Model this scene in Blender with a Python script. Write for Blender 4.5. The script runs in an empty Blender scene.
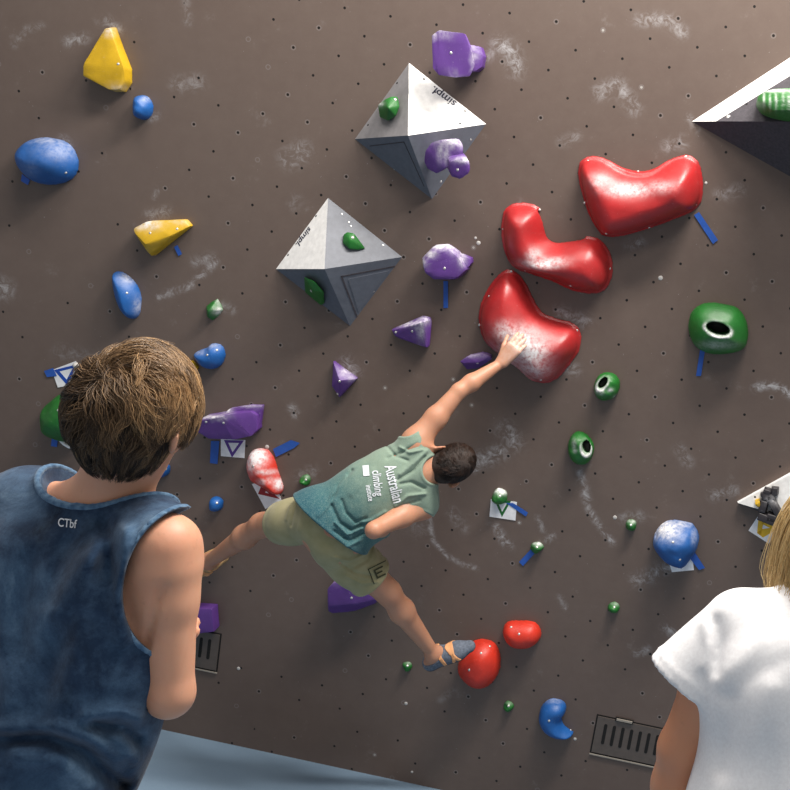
import bpy, bmesh, math, random
import numpy as np
from mathutils import Vector, Matrix
from mathutils.bvhtree import BVHTree

random.seed(7); rng = np.random.default_rng(7)
S = bpy.context.scene
COL = S.collection

# ------------------------------------------------------------------ calibration
ALPHA = math.radians(19.0)            # overhang of the climbing wall
FOC, CX, CY = 1050.0, 395 + 245.818, 395 - 62.242
RC = np.array([[0.98063354, -0.17988834, 0.07744708],
               [0.19082484, 0.96660358, -0.17106548],
               [-0.04408794, 0.18253137, 0.98221105]])   # wall frame (u right, v down, n into wall) -> camera
CAMW = np.array([0.78827762, 0.39213265, -4.50478971])
VB = 3.608                            # v of the foot of the wall
ca, sa = math.cos(ALPHA), math.sin(ALPHA)
B = np.array([[1, 0, 0], [0, sa, ca], [0, -ca, sa]])      # wall frame -> world

def wl(u, v, h=0.0):
    """wall coordinates (h metres out from the wall) -> world"""
    return B @ np.array([u, v - VB, -h])
CAM = B @ (CAMW - np.array([0, VB, 0]))
def ray(px, py):
    d = np.array([(px - CX) / FOC, (py - CY) / FOC, 1.0])
    return B @ (RC.T @ d)
def UV(px, py, h=0.0):
    w = RC.T @ np.array([(px - CX) / FOC, (py - CY) / FOC, 1.0])
    s = (-h - CAMW[2]) / w[2]
    q = CAMW + s * w
    return q[0], q[1]
def W(px, py, h=0.0):
    u, v = UV(px, py, h)
    return wl(u, v, h)
def D(px, py, z):
    return CAM + ray(px, py) * z
NW = B @ np.array([0, 0, -1.0])       # out of the wall
VD = B @ np.array([0, 1.0, 0])        # down along the wall
def crop(ox, oy, s, pts):
    return [(ox + p[0] / s, oy + p[1] / s) + tuple(p[2:]) for p in pts]

# ------------------------------------------------------------------ camera
cam = bpy.data.cameras.new('camera'); co = bpy.data.objects.new('camera', cam); COL.objects.link(co)
M = B @ RC.T                          # camera(x right,y down,z fwd) -> world
m4 = Matrix(((M[0, 0], -M[0, 1], -M[0, 2], CAM[0]), (M[1, 0], -M[1, 1], -M[1, 2], CAM[1]),
             (M[2, 0], -M[2, 1], -M[2, 2], CAM[2]), (0, 0, 0, 1)))
co.matrix_world = m4
cam.sensor_width = 36; cam.sensor_fit = 'HORIZONTAL'; cam.lens = FOC / 790 * 36
cam.shift_x = -(CX - 395) / 790; cam.shift_y = (CY - 395) / 790
cam.clip_end = 100
S.camera = co

# ------------------------------------------------------------------ materials
def srgb(r, g, b):
    f = lambda c: (c / 255 / 12.92) if c / 255 <= 0.04045 else ((c / 255 + 0.055) / 1.055) ** 2.4
    return (f(r), f(g), f(b), 1)
class NB:
    def __init__(s, name):
        s.m = bpy.data.materials.new(name); s.m.use_nodes = True
        s.t = s.m.node_tree; s.n = s.t.nodes; s.l = s.t.links
        s.b = s.n['Principled BSDF']
    def new(s, typ, **k):
        n = s.n.new(typ)
        for a, v in k.items():
            if a == 'inp':
                for kk, vv in v.items(): s.set(n.inputs[kk], vv)
            else: setattr(n, a, v)
        return n
    def set(s, sock, v):
        if isinstance(v, bpy.types.NodeSocket): s.l.new(v, sock)
        else: sock.default_value = v
    def math(s, op, a, b=0.0, c=None):
        n = s.n.new('ShaderNodeMath'); n.operation = op
        s.set(n.inputs[0], a); s.set(n.inputs[1], b)
        if c is not None: s.set(n.inputs[2], c)
        return n.outputs[0]
    def mix(s, f, a, b):
        n = s.n.new('ShaderNodeMix'); n.data_type = 'RGBA'
        s.set(n.inputs[0], f); s.set(n.inputs[6], a); s.set(n.inputs[7], b)
        return n.outputs[2]
    def noise(s, scale, detail=4, rough=.55, vec=None, dist=0.0):
        n = s.new('ShaderNodeTexNoise'); n.inputs['Scale'].default_value = scale
        n.inputs['Detail'].default_value = detail; n.inputs['Roughness'].default_value = rough
        n.inputs['Distortion'].default_value = dist
        if vec is None:
            vec = s.new('ShaderNodeTexCoord').outputs['Object']
        s.l.new(vec, n.inputs['Vector'])
        return n.outputs[0]
    def ramp(s, f, p):
        n = s.new('ShaderNodeValToRGB'); e = n.color_ramp.elements
        while len(e) < len(p): e.new(.5)
        for i, (x, c) in enumerate(p): e[i].position = x; e[i].color = c if len(c) == 4 else (*c, 1)
        s.l.new(f, n.inputs[0]); return n.outputs[0]
    def mr(s, f, a, b, c=0.0, d=1.0):
        n = s.new('ShaderNodeMapRange'); s.set(n.inputs[0], f)
        for i, v in enumerate((a, b, c, d)): n.inputs[i + 1].default_value = v
        return n.outputs[0]
    def bump(s, h, st, dist=.01):
        n = s.new('ShaderNodeBump'); n.inputs['Strength'].default_value = st; n.inputs['Distance'].default_value = dist
        s.l.new(h, n.inputs['Height']); s.l.new(n.outputs[0], s.b.inputs['Normal'])
    def attr(s, name):
        return s.new('ShaderNodeAttribute', attribute_name=name).outputs['Fac']
CHALK = srgb(228, 226, 228)
MATS = {}
def plastic(name, rgb, rough=.42, grain=.35, var=.12, spec=.5):
    """textured resin with chalk rubbed in where the vertex attribute says"""
    if name in MATS: return MATS[name]
    b = NB(name); c = srgb(*rgb)
    n1 = b.noise(9, 3); dark = tuple(x * (1 - var * 2) for x in c[:3]) + (1,); lite = tuple(min(1, x * (1 + var)) for x in c[:3]) + (1,)
    base = b.mix(b.mr(n1, .3, .7), dark, lite)
    nz = b.noise(55, 6, .7)
    a = b.attr('chalk')
    f = b.math('MULTIPLY', a, b.mr(nz, .34, .6, .25, 1.15))
    f = b.math('MINIMUM', f, .93)
    dust = b.math('MULTIPLY', b.mr(b.noise(120, 5, .7), .62, .78), .25)
    f = b.math('MAXIMUM', f, dust)
    b.set(b.b.inputs['Base Color'], b.mix(f, base, CHALK))
    b.set(b.b.inputs['Roughness'], b.math('ADD', rough, b.math('MULTIPLY', f, .45)))
    b.b.inputs['Specular IOR Level'].default_value = spec
    b.bump(b.noise(260, 4, .6), grain, .002)
    MATS[name] = b.m; return b.m
def simple(name, rgb, rough=.6, metal=0.0, nscale=40, var=.1, bump=.2, bd=.002):
    if name in MATS: return MATS[name]
    b = NB(name); c = srgb(*rgb)
    n = b.noise(nscale, 4)
    b.set(b.b.inputs['Base Color'], b.mix(b.mr(n, .3, .7), tuple(x * (1 - var) for x in c[:3]) + (1,), tuple(min(1, x * (1 + var)) for x in c[:3]) + (1,)))
    b.b.inputs['Roughness'].default_value = rough; b.b.inputs['Metallic'].default_value = metal
    if bump: b.bump(b.noise(nscale * 5, 3), bump, bd)
    MATS[name] = b.m; return b.m
RED = plastic('red_resin', (166, 36, 38), .36)
ORED = plastic('orange_red_resin', (205, 50, 32), .45)
PURP = plastic('purple_resin', (92, 54, 132), .5, var=.08)
BLUE = plastic('blue_resin', (26, 90, 162), .45)
GREEN = plastic('green_resin', (26, 102, 34), .45)
YEL = plastic('yellow_resin', (198, 158, 24), .45)
BLACKR = plastic('black_resin', (42, 38, 42), .5)
STEEL = simple('bolt_steel', (205, 203, 200), .35, .6, bump=0)
HOLE = simple('bolt_hole_pocket_shade', (22, 20, 22), .8, bump=0)  # bolt holes, and the dark discs that stand in for shade inside pockets
TAPE = simple('blue_tape', (36, 84, 170), .55, bump=.3)
CARD = simple('white_card', (232, 232, 236), .6, bump=0)
INKS = {'blue': simple('blue_ink', (24, 70, 165), .5, bump=0), 'purple': simple('purple_ink', (88, 50, 140), .5, bump=0),
        'red': simple('red_ink', (150, 22, 28), .5, bump=0), 'green': simple('green_ink', (24, 100, 40), .5, bump=0),
        'yellow': simple('yellow_ink', (222, 176, 30), .5, bump=0)}

# ------------------------------------------------------------------ objects
def tag(o, label=None, cat=None, group=None, kind=None):
    if label: o['label'] = label
    if cat: o['category'] = cat
    if group: o['group'] = group
    if kind: o['kind'] = kind
    return o
def setmat(me, mat):
    if isinstance(mat, (list, tuple)):
        for m in mat: me.materials.append(m)
    elif mat: me.materials.append(mat)
def mkobj(name, verts, faces, mat, parent=None, origin=None, smooth=True, chalk=None, midx=None):
    """world-space verts -> object (origin in world); parent keeps it in place"""
    verts = np.asarray(verts, float)
    if origin is None: origin = verts.mean(0) if parent is None else np.array(parent['_o'])
    origin = np.asarray(origin, float)
    me = bpy.data.meshes.new(name)
    me.from_pydata((verts - origin).tolist(), [], [list(map(int, f)) for f in faces])
    if smooth: me.polygons.foreach_set('use_smooth', [True] * len(me.polygons))
    if midx is not None: me.polygons.foreach_set('material_index', midx)
    setmat(me, mat)
    if chalk is not None:
        a = me.attributes.new('chalk', 'FLOAT', 'POINT'); a.data.foreach_set('value', np.asarray(chalk, dtype=np.float32))
    me.update()
    o = bpy.data.objects.new(name, me); COL.objects.link(o)
    o['_o'] = [float(x) for x in origin]
    if parent is not None:
        o.parent = parent; o.location = Vector(origin - np.array(parent['_o']))
    else: o.location = Vector(origin)
    return o
def mkempty(name, origin):
    o = bpy.data.objects.new(name, None); COL.objects.link(o); o.empty_display_size = .05
    o.location = Vector(np.asarray(origin, float)); o['_o'] = [float(x) for x in origin]; return o
def proj(P):
    """world points -> pixels (only to read positions back)"""
    q = (np.asarray(P) - CAM) @ B @ RC.T
    return np.stack([CX + FOC * q[..., 0] / q[..., 2], CY + FOC * q[..., 1] / q[..., 2]], -1)
def chalkvals(verts, blobs):
    q = proj(verts); c = np.zeros(len(q))
    for (x, y, rx, ry, s) in blobs:
        c = np.maximum(c, s * np.exp(-(((q[:, 0] - x) / rx) ** 2 + ((q[:, 1] - y) / ry) ** 2)))
    return c
def bm_arrays(bm):
    bm.verts.ensure_lookup_table(); bm.verts.index_update()
    return np.array([v.co[:] for v in bm.verts]), [[v.index for v in f.verts] for f in bm.faces]
def hullbm(pts, bevel=.006, seg=2, sub=0):
    bm = bmesh.new()
    for p in pts: bm.verts.new(Vector(p))
    r = bmesh.ops.convex_hull(bm, input=bm.verts[:])
    dele = [g for g in r['geom_interior'] if isinstance(g, bmesh.types.BMVert)] + [g for g in r['geom_unused'] if isinstance(g, bmesh.types.BMVert)]
    bmesh.ops.delete(bm, geom=list(set(dele)), context='VERTS')
    bmesh.ops.dissolve_limit(bm, angle_limit=math.radians(4), verts=bm.verts[:], edges=bm.edges[:])
    if bevel:
        bmesh.ops.bevel(bm, geom=bm.edges[:], offset=bevel, segments=seg, profile=.6, affect='EDGES', clamp_overlap=True)
    bmesh.ops.triangulate(bm, faces=[f for f in bm.faces if len(f.verts) > 4])
    for _ in range(sub):
        bmesh.ops.subdivide_edges(bm, edges=[e for e in bm.edges if e.calc_length() > .012], cuts=1, use_grid_fill=True)
    bmesh.ops.recalc_face_normals(bm, faces=bm.faces[:])
    return bm
def join(parts):
    V = []; F = []; n = 0
    for v, f in parts:
        V.append(np.asarray(v)); F += [[i + n for i in q] for q in f]; n += len(v)
    return np.concatenate(V), F
def dropped(pts, scale=1.05, h=0.0):
    """the foot of a hold: its points put straight back on the wall and spread a little"""
    q = np.array([UV(*p) for p in pts]); c = q.mean(0)
    return [wl(*(c + (a - c) * scale), h) for a in q]
def disc(center, nrm, r, depth, seg=14, dome=0.0):
    n = np.asarray(nrm) / np.linalg.norm(nrm); a = np.cross(n, [1, 0, .3]); a /= np.linalg.norm(a); b = np.cross(n, a)
    c = np.asarray(center); V = []; F = []
    prof = [(1, -depth), (1, 0), (.75, dome * .6), (.35, dome)]
    for (k, z) in prof:
        for i in range(seg):
            t = 2 * math.pi * i / seg; V.append(c + (a * math.cos(t) + b * math.sin(t)) * r * k + n * z)
    for j in range(len(prof) - 1):
        for i in range(seg):
            F.append([j * seg + i, j * seg + (i + 1) % seg, (j + 1) * seg + (i + 1) % seg, (j + 1) * seg + i])
    F.append([(len(prof) - 1) * seg + i for i in range(seg)])
    return np.array(V), F
def bvh_of(o):
    me = o.data; off = Vector(o['_o'])
    return BVHTree.FromPolygons([v.co + off for v in me.vertices], [p.vertices[:] for p in me.polygons])
def hit(bvh, px, py, fwd=0.0):
    d = Vector(ray(px, py)).normalized()
    return bvh.ray_cast(Vector(CAM) + d * fwd, d)
def add_bolts(o, pts, mat=STEEL, r=.006, name='bolt'):
    bv = bvh_of(o)
    for (x, y) in pts:
        loc, nr, _, _ = hit(bv, x, y)
        if loc is None: continue
        if nr.dot(Vector(ray(x, y))) > 0: nr = -nr
        v, f = disc(np.array(loc), np.array(nr), r, .006, 10, .002)
        mkobj(name, v, f, mat, o)

def hull_hold(name, label, mat, parts, bolts=(), chalk=(), bevel=.007, group=None, cat='climbing hold', sub=2, rough=.0016):
    """parts: list of (front points (x,y,h), foot scale or None, extra points)"""
    ps = []
    for p in parts:
        front, fs = p[0], p[1]
        pts = [W(*q) for q in front]
        if fs: pts += dropped(front, fs)
        if len(p) > 2: pts += [W(*q) for q in p[2]]
        bm = hullbm(pts, bevel, 2, sub); ps.append(bm_arrays(bm)); bm.free()
    V, F = join(ps)
    V = V + rng.normal(0, rough * .25, V.shape)
    o = mkobj(name, V, F, mat, origin=dropped(parts[0][0], 1)[0] * 0 + np.mean(dropped(parts[0][0], 1), 0), chalk=chalkvals(V, chalk))
    for p in o.data.polygons: p.use_smooth = True
    o.data.set_sharp_from_angle(angle=math.radians(32)) if hasattr(o.data, 'set_sharp_from_angle') else None
    tag(o, label, cat, group); add_bolts(o, bolts)
    return o

# ------------------------------------------------------------------ SDF toolkit
def surf_nets(f, lo, hi, h, K=4, lip=1.6):
    lo = np.asarray(lo, np.float32); hi = np.asarray(hi, np.float32)
    n = (np.ceil((hi - lo) / (h * K)).astype(int)) * K + 1
    nc = (n - 1) // K
    ax = [lo[i] + h * np.arange(n[i], dtype=np.float32) for i in range(3)]
    cc = np.stack(np.meshgrid(*[lo[i] + h * K * (np.arange(nc[i]) + .5) for i in range(3)], indexing='ij'), -1).reshape(-1, 3).astype(np.float32)
    fc = f(cc).reshape(nc)
    V = np.repeat(np.repeat(np.repeat(fc, K, 0), K, 1), K, 2)
    G = np.ones(n, np.float32); G[:-1, :-1, :-1] = np.where(V < 0, -1, 1)
    near = np.abs(fc) < h * K * .9 * lip
    idx = np.argwhere(near)
    o = np.stack(np.meshgrid(*[np.arange(K + 1)] * 3, indexing='ij'), -1).reshape(-1, 3)
    for s in range(0, len(idx), 20000):
        ii = (idx[s:s + 20000, None, :] * K + o[None]).reshape(-1, 3)
        flat = np.unique(np.ravel_multi_index(ii.T, n)); ii = np.stack(np.unravel_index(flat, n), -1)
        P = lo + ii * np.float32(h)
        G[ii[:, 0], ii[:, 1], ii[:, 2]] = f(P.astype(np.float32))
    s = G < 0
    c8 = [s[i:n[0] - 1 + i, j:n[1] - 1 + j, k:n[2] - 1 + k] for i in (0, 1) for j in (0, 1) for k in (0, 1)]
    cnt = sum(c.astype(np.int8) for c in c8)
    act = (cnt > 0) & (cnt < 8)
    ci = np.argwhere(act); vid = -np.ones(act.shape, np.int64); vid[act] = np.arange(len(ci))
    acc = np.zeros((len(ci), 3)); num = np.zeros(len(ci))
    cor = [(i, j, k) for i in (0, 1) for j in (0, 1) for k in (0, 1)]
    gv = {c: G[ci[:, 0] + c[0], ci[:, 1] + c[1], ci[:, 2] + c[2]] for c in cor}
    for c in cor:
        for a in range(3):
            if c[a] == 0:
                d = list(c); d[a] = 1; d = tuple(d)
                g0, g1 = gv[c], gv[d]; m = (g0 < 0) != (g1 < 0)
                t = np.where(m, g0 / np.where(m, g0 - g1, 1), 0)
                p = np.tile(np.array(c, float), (len(ci), 1)); p[:, a] += t
                acc += p * m[:, None]; num += m
    V = lo + (ci + acc / num[:, None]) * h
    F = []
    for a in range(3):
        b, c = (a + 1) % 3, (a + 2) % 3
        sl0 = [slice(None)] * 3; sl1 = [slice(None)] * 3
        sl0[a] = slice(0, n[a] - 1); sl1[a] = slice(1, n[a])
        for q in (b, c): sl0[q] = slice(1, n[q] - 1); sl1[q] = slice(1, n[q] - 1)
        A, Bv = s[tuple(sl0)], s[tuple(sl1)]
        e = np.argwhere(A != Bv); pos = A[tuple(e.T)]
        e[:, b] += 1; e[:, c] += 1
        def cell(db, dc):
            q = e.copy(); q[:, b] -= db; q[:, c] -= dc; return vid[tuple(q.T)]
        qd = np.stack([cell(1, 1), cell(0, 1), cell(0, 0), cell(1, 0)], -1)
        qd[~pos] = qd[~pos][:, ::-1]; F.append(qd)
    F = np.concatenate(F); F = F[(F >= 0).all(1)]
    return V, F
def smin(a, b, k):
    if a is None: return b
    h = np.clip(.5 + .5 * (b - a) / k, 0, 1)
    return b * (1 - h) + a * h - k * h * (1 - h)
def smax(a, b, k): return -smin(-a, -b, k)
def cap(P, a, b, ra, rb, sq=None):
    a = np.asarray(a, np.float32); b = np.asarray(b, np.float32)
    if sq is not None:
        n = np.asarray(sq[0], np.float32); n = n / np.linalg.norm(n); k = sq[1] - 1
        P = P + ((P - a) @ n)[:, None] * n * k; b = b + ((b - a) @ n) * n * k
    ba = b - a; L = float(ba @ ba) + 1e-12
    t = np.clip(((P - a) @ ba) / L, 0, 1)
    return np.sqrt((((P - a) - t[:, None] * ba) ** 2).sum(1)) - (ra + (rb - ra) * t)
def ell(P, c, A, r):
    q = (P - np.asarray(c, np.float32)) @ np.asarray(A, np.float32).T; r = np.asarray(r, np.float32)
    k0 = np.sqrt(((q / r) ** 2).sum(1)); k1 = np.sqrt(((q / r ** 2) ** 2).sum(1)) + 1e-9
    return k0 * (k0 - 1) / k1
def seg(P, a, b):
    return cap(P, a, b, 0, 0)
def nrmz(v): v = np.asarray(v, float); return v / np.linalg.norm(v)
def poly_line(P, pts):
    d = None
    for a, b in zip(pts[:-1], pts[1:]):
        q = seg(P, a, b); d = q if d is None else np.minimum(d, q)
    return d
def vnoise(P, s, seed=0):
    """cheap smooth pseudo-noise"""
    r = np.random.default_rng(seed); v = np.zeros(len(P), np.float32)
    for _ in range(6):
        k = r.normal(size=3); k = k / np.linalg.norm(k) * s * r.uniform(.6, 1.5)
        v += np.sin(P @ k.astype(np.float32) + r.uniform(0, 6.28))
    return v / 6 * 1.7

# ------------------------------------------------------------------ chalk smears and dust on the wall (stains with a shape of their own)
SMEARS = [([(500, 45), (512, 52), (516, 68)], 8, .55), ([(486, 58), (497, 50)], 5, .3), ([(640, 20), (668, 20), (682, 32)], 6, .4), ([(600, 92), (618, 84), (634, 108)], 7, .4),
          ([(562, 142), (576, 136)], 5, .25), ([(290, 158), (302, 152)], 9, .45), ([(297, 200), (293, 206)], 5, .2),
          ([(158, 297), (190, 286), (216, 262)], 3, .5), ([(196, 262), (212, 258)], 5, .35), ([(-5, 285), (4, 290)], 9, .5),
          ([(68, 42), (84, 38)], 5, .45), ([(108, 22), (118, 30)], 5, .45), ([(14, 45), (26, 30), (42, 25)], 3, .3), ([(178, 84), (198, 82)], 7, .3),
          ([(150, 215), (166, 212)], 5, .4), ([(154, 198), (157, 190)], 2, .4), ([(62, 138), (70, 142)], 4, .35), ([(150, 118), (156, 116)], 4, .4),
          ([(505, 430), (515, 442)], 8, .5), ([(470, 462), (488, 458), (500, 452)], 7, .6), ([(474, 470), (482, 464)], 3, .6),
          ([(430, 500), (429, 520), (433, 540), (447, 556), (462, 564), (476, 568)], 2.2, .5), ([(452, 512), (463, 528)], 5, .3),
          ([(580, 472), (585, 490), (588, 508), (598, 524), (612, 542)], 3, .6), ([(582, 480), (587, 500)], 4, .4),
          ([(756, 388), (772, 384), (784, 390), (795, 398)], 3.5, .75), ([(680, 450), (688, 462)], 5, .4), ([(714, 496), (734, 490)], 5, .4),
          ([(636, 580), (652, 575), (668, 568)], 6, .45), ([(497, 528), (503, 540), (509, 546)], 4, .6), ([(538, 518), (543, 530)], 2.5, .45), ([(540, 544), (552, 536)], 3, .45),
          ([(560, 597), (566, 608)], 3, .35), ([(668, 628), (680, 640)], 3, .6), ([(636, 654), (648, 650)], 3.5, .45), ([(664, 628), (674, 634)], 4, .4),
          ([(292, 408), (296, 414)], 4, .5), ([(346, 362), (354, 372)], 6, .45), ([(624, 518), (640, 516)], 5, .35), ([(630, 245), (640, 242)], 5, .35),
          ([(560, 312), (586, 322)], 6, .4), ([(740, 190), (720, 194)], 6, .3), ([(668, 146), (682, 142)], 6, .35), ([(186, 0), (188, 22)], 4, .2),
          ([(400, 515), (420, 530)], 8, .18), ([(560, 365), (574, 370)], 6, .4), ([(100, 360), (60, 352)], 7, .18), ([(690, 118), (696, 128)], 4, .35),
          ([(224, 306), (232, 310)], 4, .35), ([(300, 478), (312, 472)], 6, .3), ([(520, 250), (520, 200)], 4, .12), ([(455, 690), (440, 700)], 3, .15)]
def axis_vals(segs):
    a = []
    for lo, hi, st in segs: a += list(np.arange(lo, hi - 1e-6, st))
    a.append(segs[-1][1]); return np.array(a)
us = axis_vals([(-5.5, -2.7, .25), (-2.7, 2.0, .0115), (2.0, 4.5, .25)])
vs = axis_vals([(-1.9, -.7, .2), (-.7, VB - .004, .0115), (VB - .004, VB, .004)])
UU, VV = np.meshgrid(us, vs, indexing='ij')
pts = np.stack([UU, VV - VB, 0 * UU], -1).reshape(-1, 3) @ B.T
q = proj(pts); ch = np.zeros(len(q))
for pl, w, s in SMEARS:
    m = (q[:, 0] > min(p[0] for p in pl) - 4 * w) & (q[:, 0] < max(p[0] for p in pl) + 4 * w) & (q[:, 1] > min(p[1] for p in pl) - 4 * w) & (q[:, 1] < max(p[1] for p in pl) + 4 * w)
    Q = np.c_[q[m], np.zeros(m.sum())].astype(np.float32)
    d = poly_line(Q, [(a, b, 0) for a, b in pl]); ch[m] = np.maximum(ch[m], s * np.exp(-(d / w) ** 2))
nu, nv = len(us), len(vs)
ii = np.arange(nu * nv).reshape(nu, nv)
F = np.stack([ii[:-1, :-1], ii[:-1, 1:], ii[1:, 1:], ii[1:, :-1]], -1).reshape(-1, 4).tolist()
back = np.stack([UU[[0, 0, -1, -1], [0, -1, -1, 0]], VV[[0, 0, -1, -1], [0, -1, -1, 0]] - VB, [.12] * 4], -1) @ B.T
nb = nu * nv; F += [[nb + 3, nb + 2, nb + 1, nb]]
e1, e2, e3, e4 = ii[0, :], ii[:, -1], ii[-1, ::-1], ii[::-1, 0]
F += [list(e1)[::-1] + [nb, nb + 1], list(e2)[::-1] + [nb + 1, nb + 2], list(e3)[::-1] + [nb + 2, nb + 3], list(e4)[::-1] + [nb + 3, nb]]
wb = NB('wall_paint')
tc = wb.new('ShaderNodeTexCoord').outputs['Object']
sx = wb.new('ShaderNodeSeparateXYZ'); wb.l.new(tc, sx.inputs[0])
# bolt holes every 200 mm in staggered rows 100 mm apart
gu = wb.math('DIVIDE', sx.outputs[0], .2); gv = wb.math('DIVIDE', sx.outputs[1], .1)
row = wb.math('ROUND', gv); odd = wb.math('MULTIPLY', wb.math('ABSOLUTE', wb.math('MODULO', row, 2.0)), .5)
su = wb.math('SUBTRACT', gu, odd); colm = wb.math('ROUND', su)
du = wb.math('MULTIPLY', wb.math('SUBTRACT', su, colm), .2); dv = wb.math('MULTIPLY', wb.math('SUBTRACT', gv, row), .1)
cid = wb.new('ShaderNodeCombineXYZ'); wb.set(cid.inputs[0], colm); wb.set(cid.inputs[1], row)
wn = wb.new('ShaderNodeTexWhiteNoise', noise_dimensions='2D'); wb.l.new(cid.outputs[0], wn.inputs['Vector'])
r1 = wn.outputs['Value']; sc_ = wb.new('ShaderNodeSeparateColor'); wb.l.new(wn.outputs['Color'], sc_.inputs[0])
dist = wb.math('SQRT', wb.math('ADD', wb.math('MULTIPLY', du, du), wb.math('MULTIPLY', dv, dv)))
hole = wb.math('LESS_THAN', dist, .0057)
keep = wb.math('GREATER_THAN', wb.math('ADD', wb.math('MULTIPLY', sc_.outputs[1], .9), wb.mr(sx.outputs[0], -1.9, -.7, -.55, .3)), wb.mr(sx.outputs[1], 1.6, 3.4, .14, .62))
hole = wb.math('MULTIPLY', hole, keep)
halo = wb.math('MULTIPLY', wb.math('LESS_THAN', wb.math('ABSOLUTE', wb.math('SUBTRACT', dist, .0095)), .0022), wb.math('MULTIPLY', wb.math('GREATER_THAN', r1, .75), .13))
n1 = wb.noise(.55, 3, .5); n2 = wb.noise(14, 6, .7)
base = wb.mix(wb.mr(n1, .35, .65), srgb(99, 84, 77), srgb(103, 89, 82))
base = wb.mix(wb.mr(n2, .35, .75, 0, .22), base, srgb(120, 106, 98))
nc_ = wb.noise(24, 8, .75, dist=1.2); nc2 = wb.noise(90, 5, .7)
cf = wb.math('MULTIPLY', wb.attr('chalk'), wb.mr(nc_, .44, .64, 0.04, 1.5))
spk = wb.math('MULTIPLY', wb.mr(wb.noise(75, 4, .6), .705, .76), .55)
spk2 = wb.math('MULTIPLY', wb.mr(wb.noise(7, 6, .75), .62, .85), .22)
cf = wb.math('MAXIMUM', wb.math('MAXIMUM', cf, spk), spk2)
cf = wb.math('MAXIMUM', cf, halo)
base = wb.mix(wb.math('MINIMUM', cf, .9), base, srgb(186, 184, 186))
dk = wb.mix(wb.math('GREATER_THAN', r1, .965), srgb(18, 15, 14), srgb(165, 160, 155))
base = wb.mix(hole, base, dk)
wb.set(wb.b.inputs['Base Color'], base); wb.b.inputs['Roughness'].default_value = .5
wb.b.inputs['Specular IOR Level'].default_value = .35
wb.bump(wb.math('SUBTRACT', wb.math('MULTIPLY', wb.noise(420, 3, .6), .35), hole), .35, .002)
wv = np.concatenate([np.stack([UU, VV, 0 * UU], -1).reshape(-1, 3), np.stack([UU[[0, 0, -1, -1], [0, -1, -1, 0]], VV[[0, 0, -1, -1], [0, -1, -1, 0]], [.12] * 4], -1)])
me = bpy.data.meshes.new('wall_back'); me.from_pydata(wv.tolist(), [], [list(map(int, f)) for f in F]); me.materials.append(wb.m)
a = me.attributes.new('chalk', 'FLOAT', 'POINT'); a.data.foreach_set('value', np.r_[ch, np.zeros(4)].astype(np.float32))
wo = bpy.data.objects.new('wall_back', me); COL.objects.link(wo); tag(wo, kind='structure')
o0 = B @ np.array([0, -VB, 0]) 
wo.matrix_world = Matrix(((B[0, 0], B[0, 1], B[0, 2], o0[0]), (B[1, 0], B[1, 1], B[1, 2], o0[1]), (B[2, 0], B[2, 1], B[2, 2], o0[2]), (0, 0, 0, 1)))

# padded mat floor
fb = NB('mat_vinyl')
n = fb.noise(3, 4); n2 = fb.noise(160, 4, .7)
c = fb.mix(fb.mr(n, .3, .7), srgb(98, 121, 143), srgb(109, 132, 153))
fb.set(fb.b.inputs['Base Color'], fb.mix(fb.mr(n2, .3, .7, 0, .35), c, srgb(134, 152, 170)))
fb.b.inputs['Roughness'].default_value = .7; fb.bump(fb.noise(220, 5), .3, .002)
fl = mkobj('floor', [(x, y, z) for z in (-.3, 0) for x, y in ((-6, -9), (5, -9), (5, 0.02), (-6, 0.02))],
           [(0, 3, 2, 1), (4, 5, 6, 7), (0, 1, 5, 4), (1, 2, 6, 5), (2, 3, 7, 6), (3, 0, 4, 7)], fb.m, smooth=False, origin=(0, 0, 0)); tag(fl, kind='structure')

# ------------------------------------------------------------------ light: ceiling panels in front of the wall, dim hall all round
def area(name, loc, look, sx_, sy_, power, col=(1, .95, .88)):
    l = bpy.data.lights.new(name, 'AREA'); l.shape = 'RECTANGLE'; l.size = sx_; l.size_y = sy_; l.energy = power; l.color = col
    o = bpy.data.objects.new(name, l); COL.objects.link(o); o.location = loc
    o.rotation_euler = (Vector(look) - Vector(loc)).to_track_quat('-Z', 'Y').to_euler(); return o
area('ceiling_light', (1.3, -3.05, 5.55), (0.5, -.9, 1.2), 1.9, .45, 325)
area('ceiling_light', (-1.2, -3.0, 5.0), (-1.0, -1.2, .7), 1.6, .4, 70)
area('ceiling_light', (.9, -4.6, 5.2), (.6, -4.0, 1.0), 2.4, .8, 85)
w = bpy.data.worlds.new('hall'); S.world = w; w.use_nodes = True
w.node_tree.nodes['Background'].inputs[0].default_value = (1, .985, .97, 1); w.node_tree.nodes['Background'].inputs[1].default_value = .38
S.view_settings.view_transform = 'Standard'; S.view_settings.look = 'None'; S.view_settings.gamma = 1; S.view_settings.exposure = 0.0
S.view_settings.use_curve_mapping = False

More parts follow.
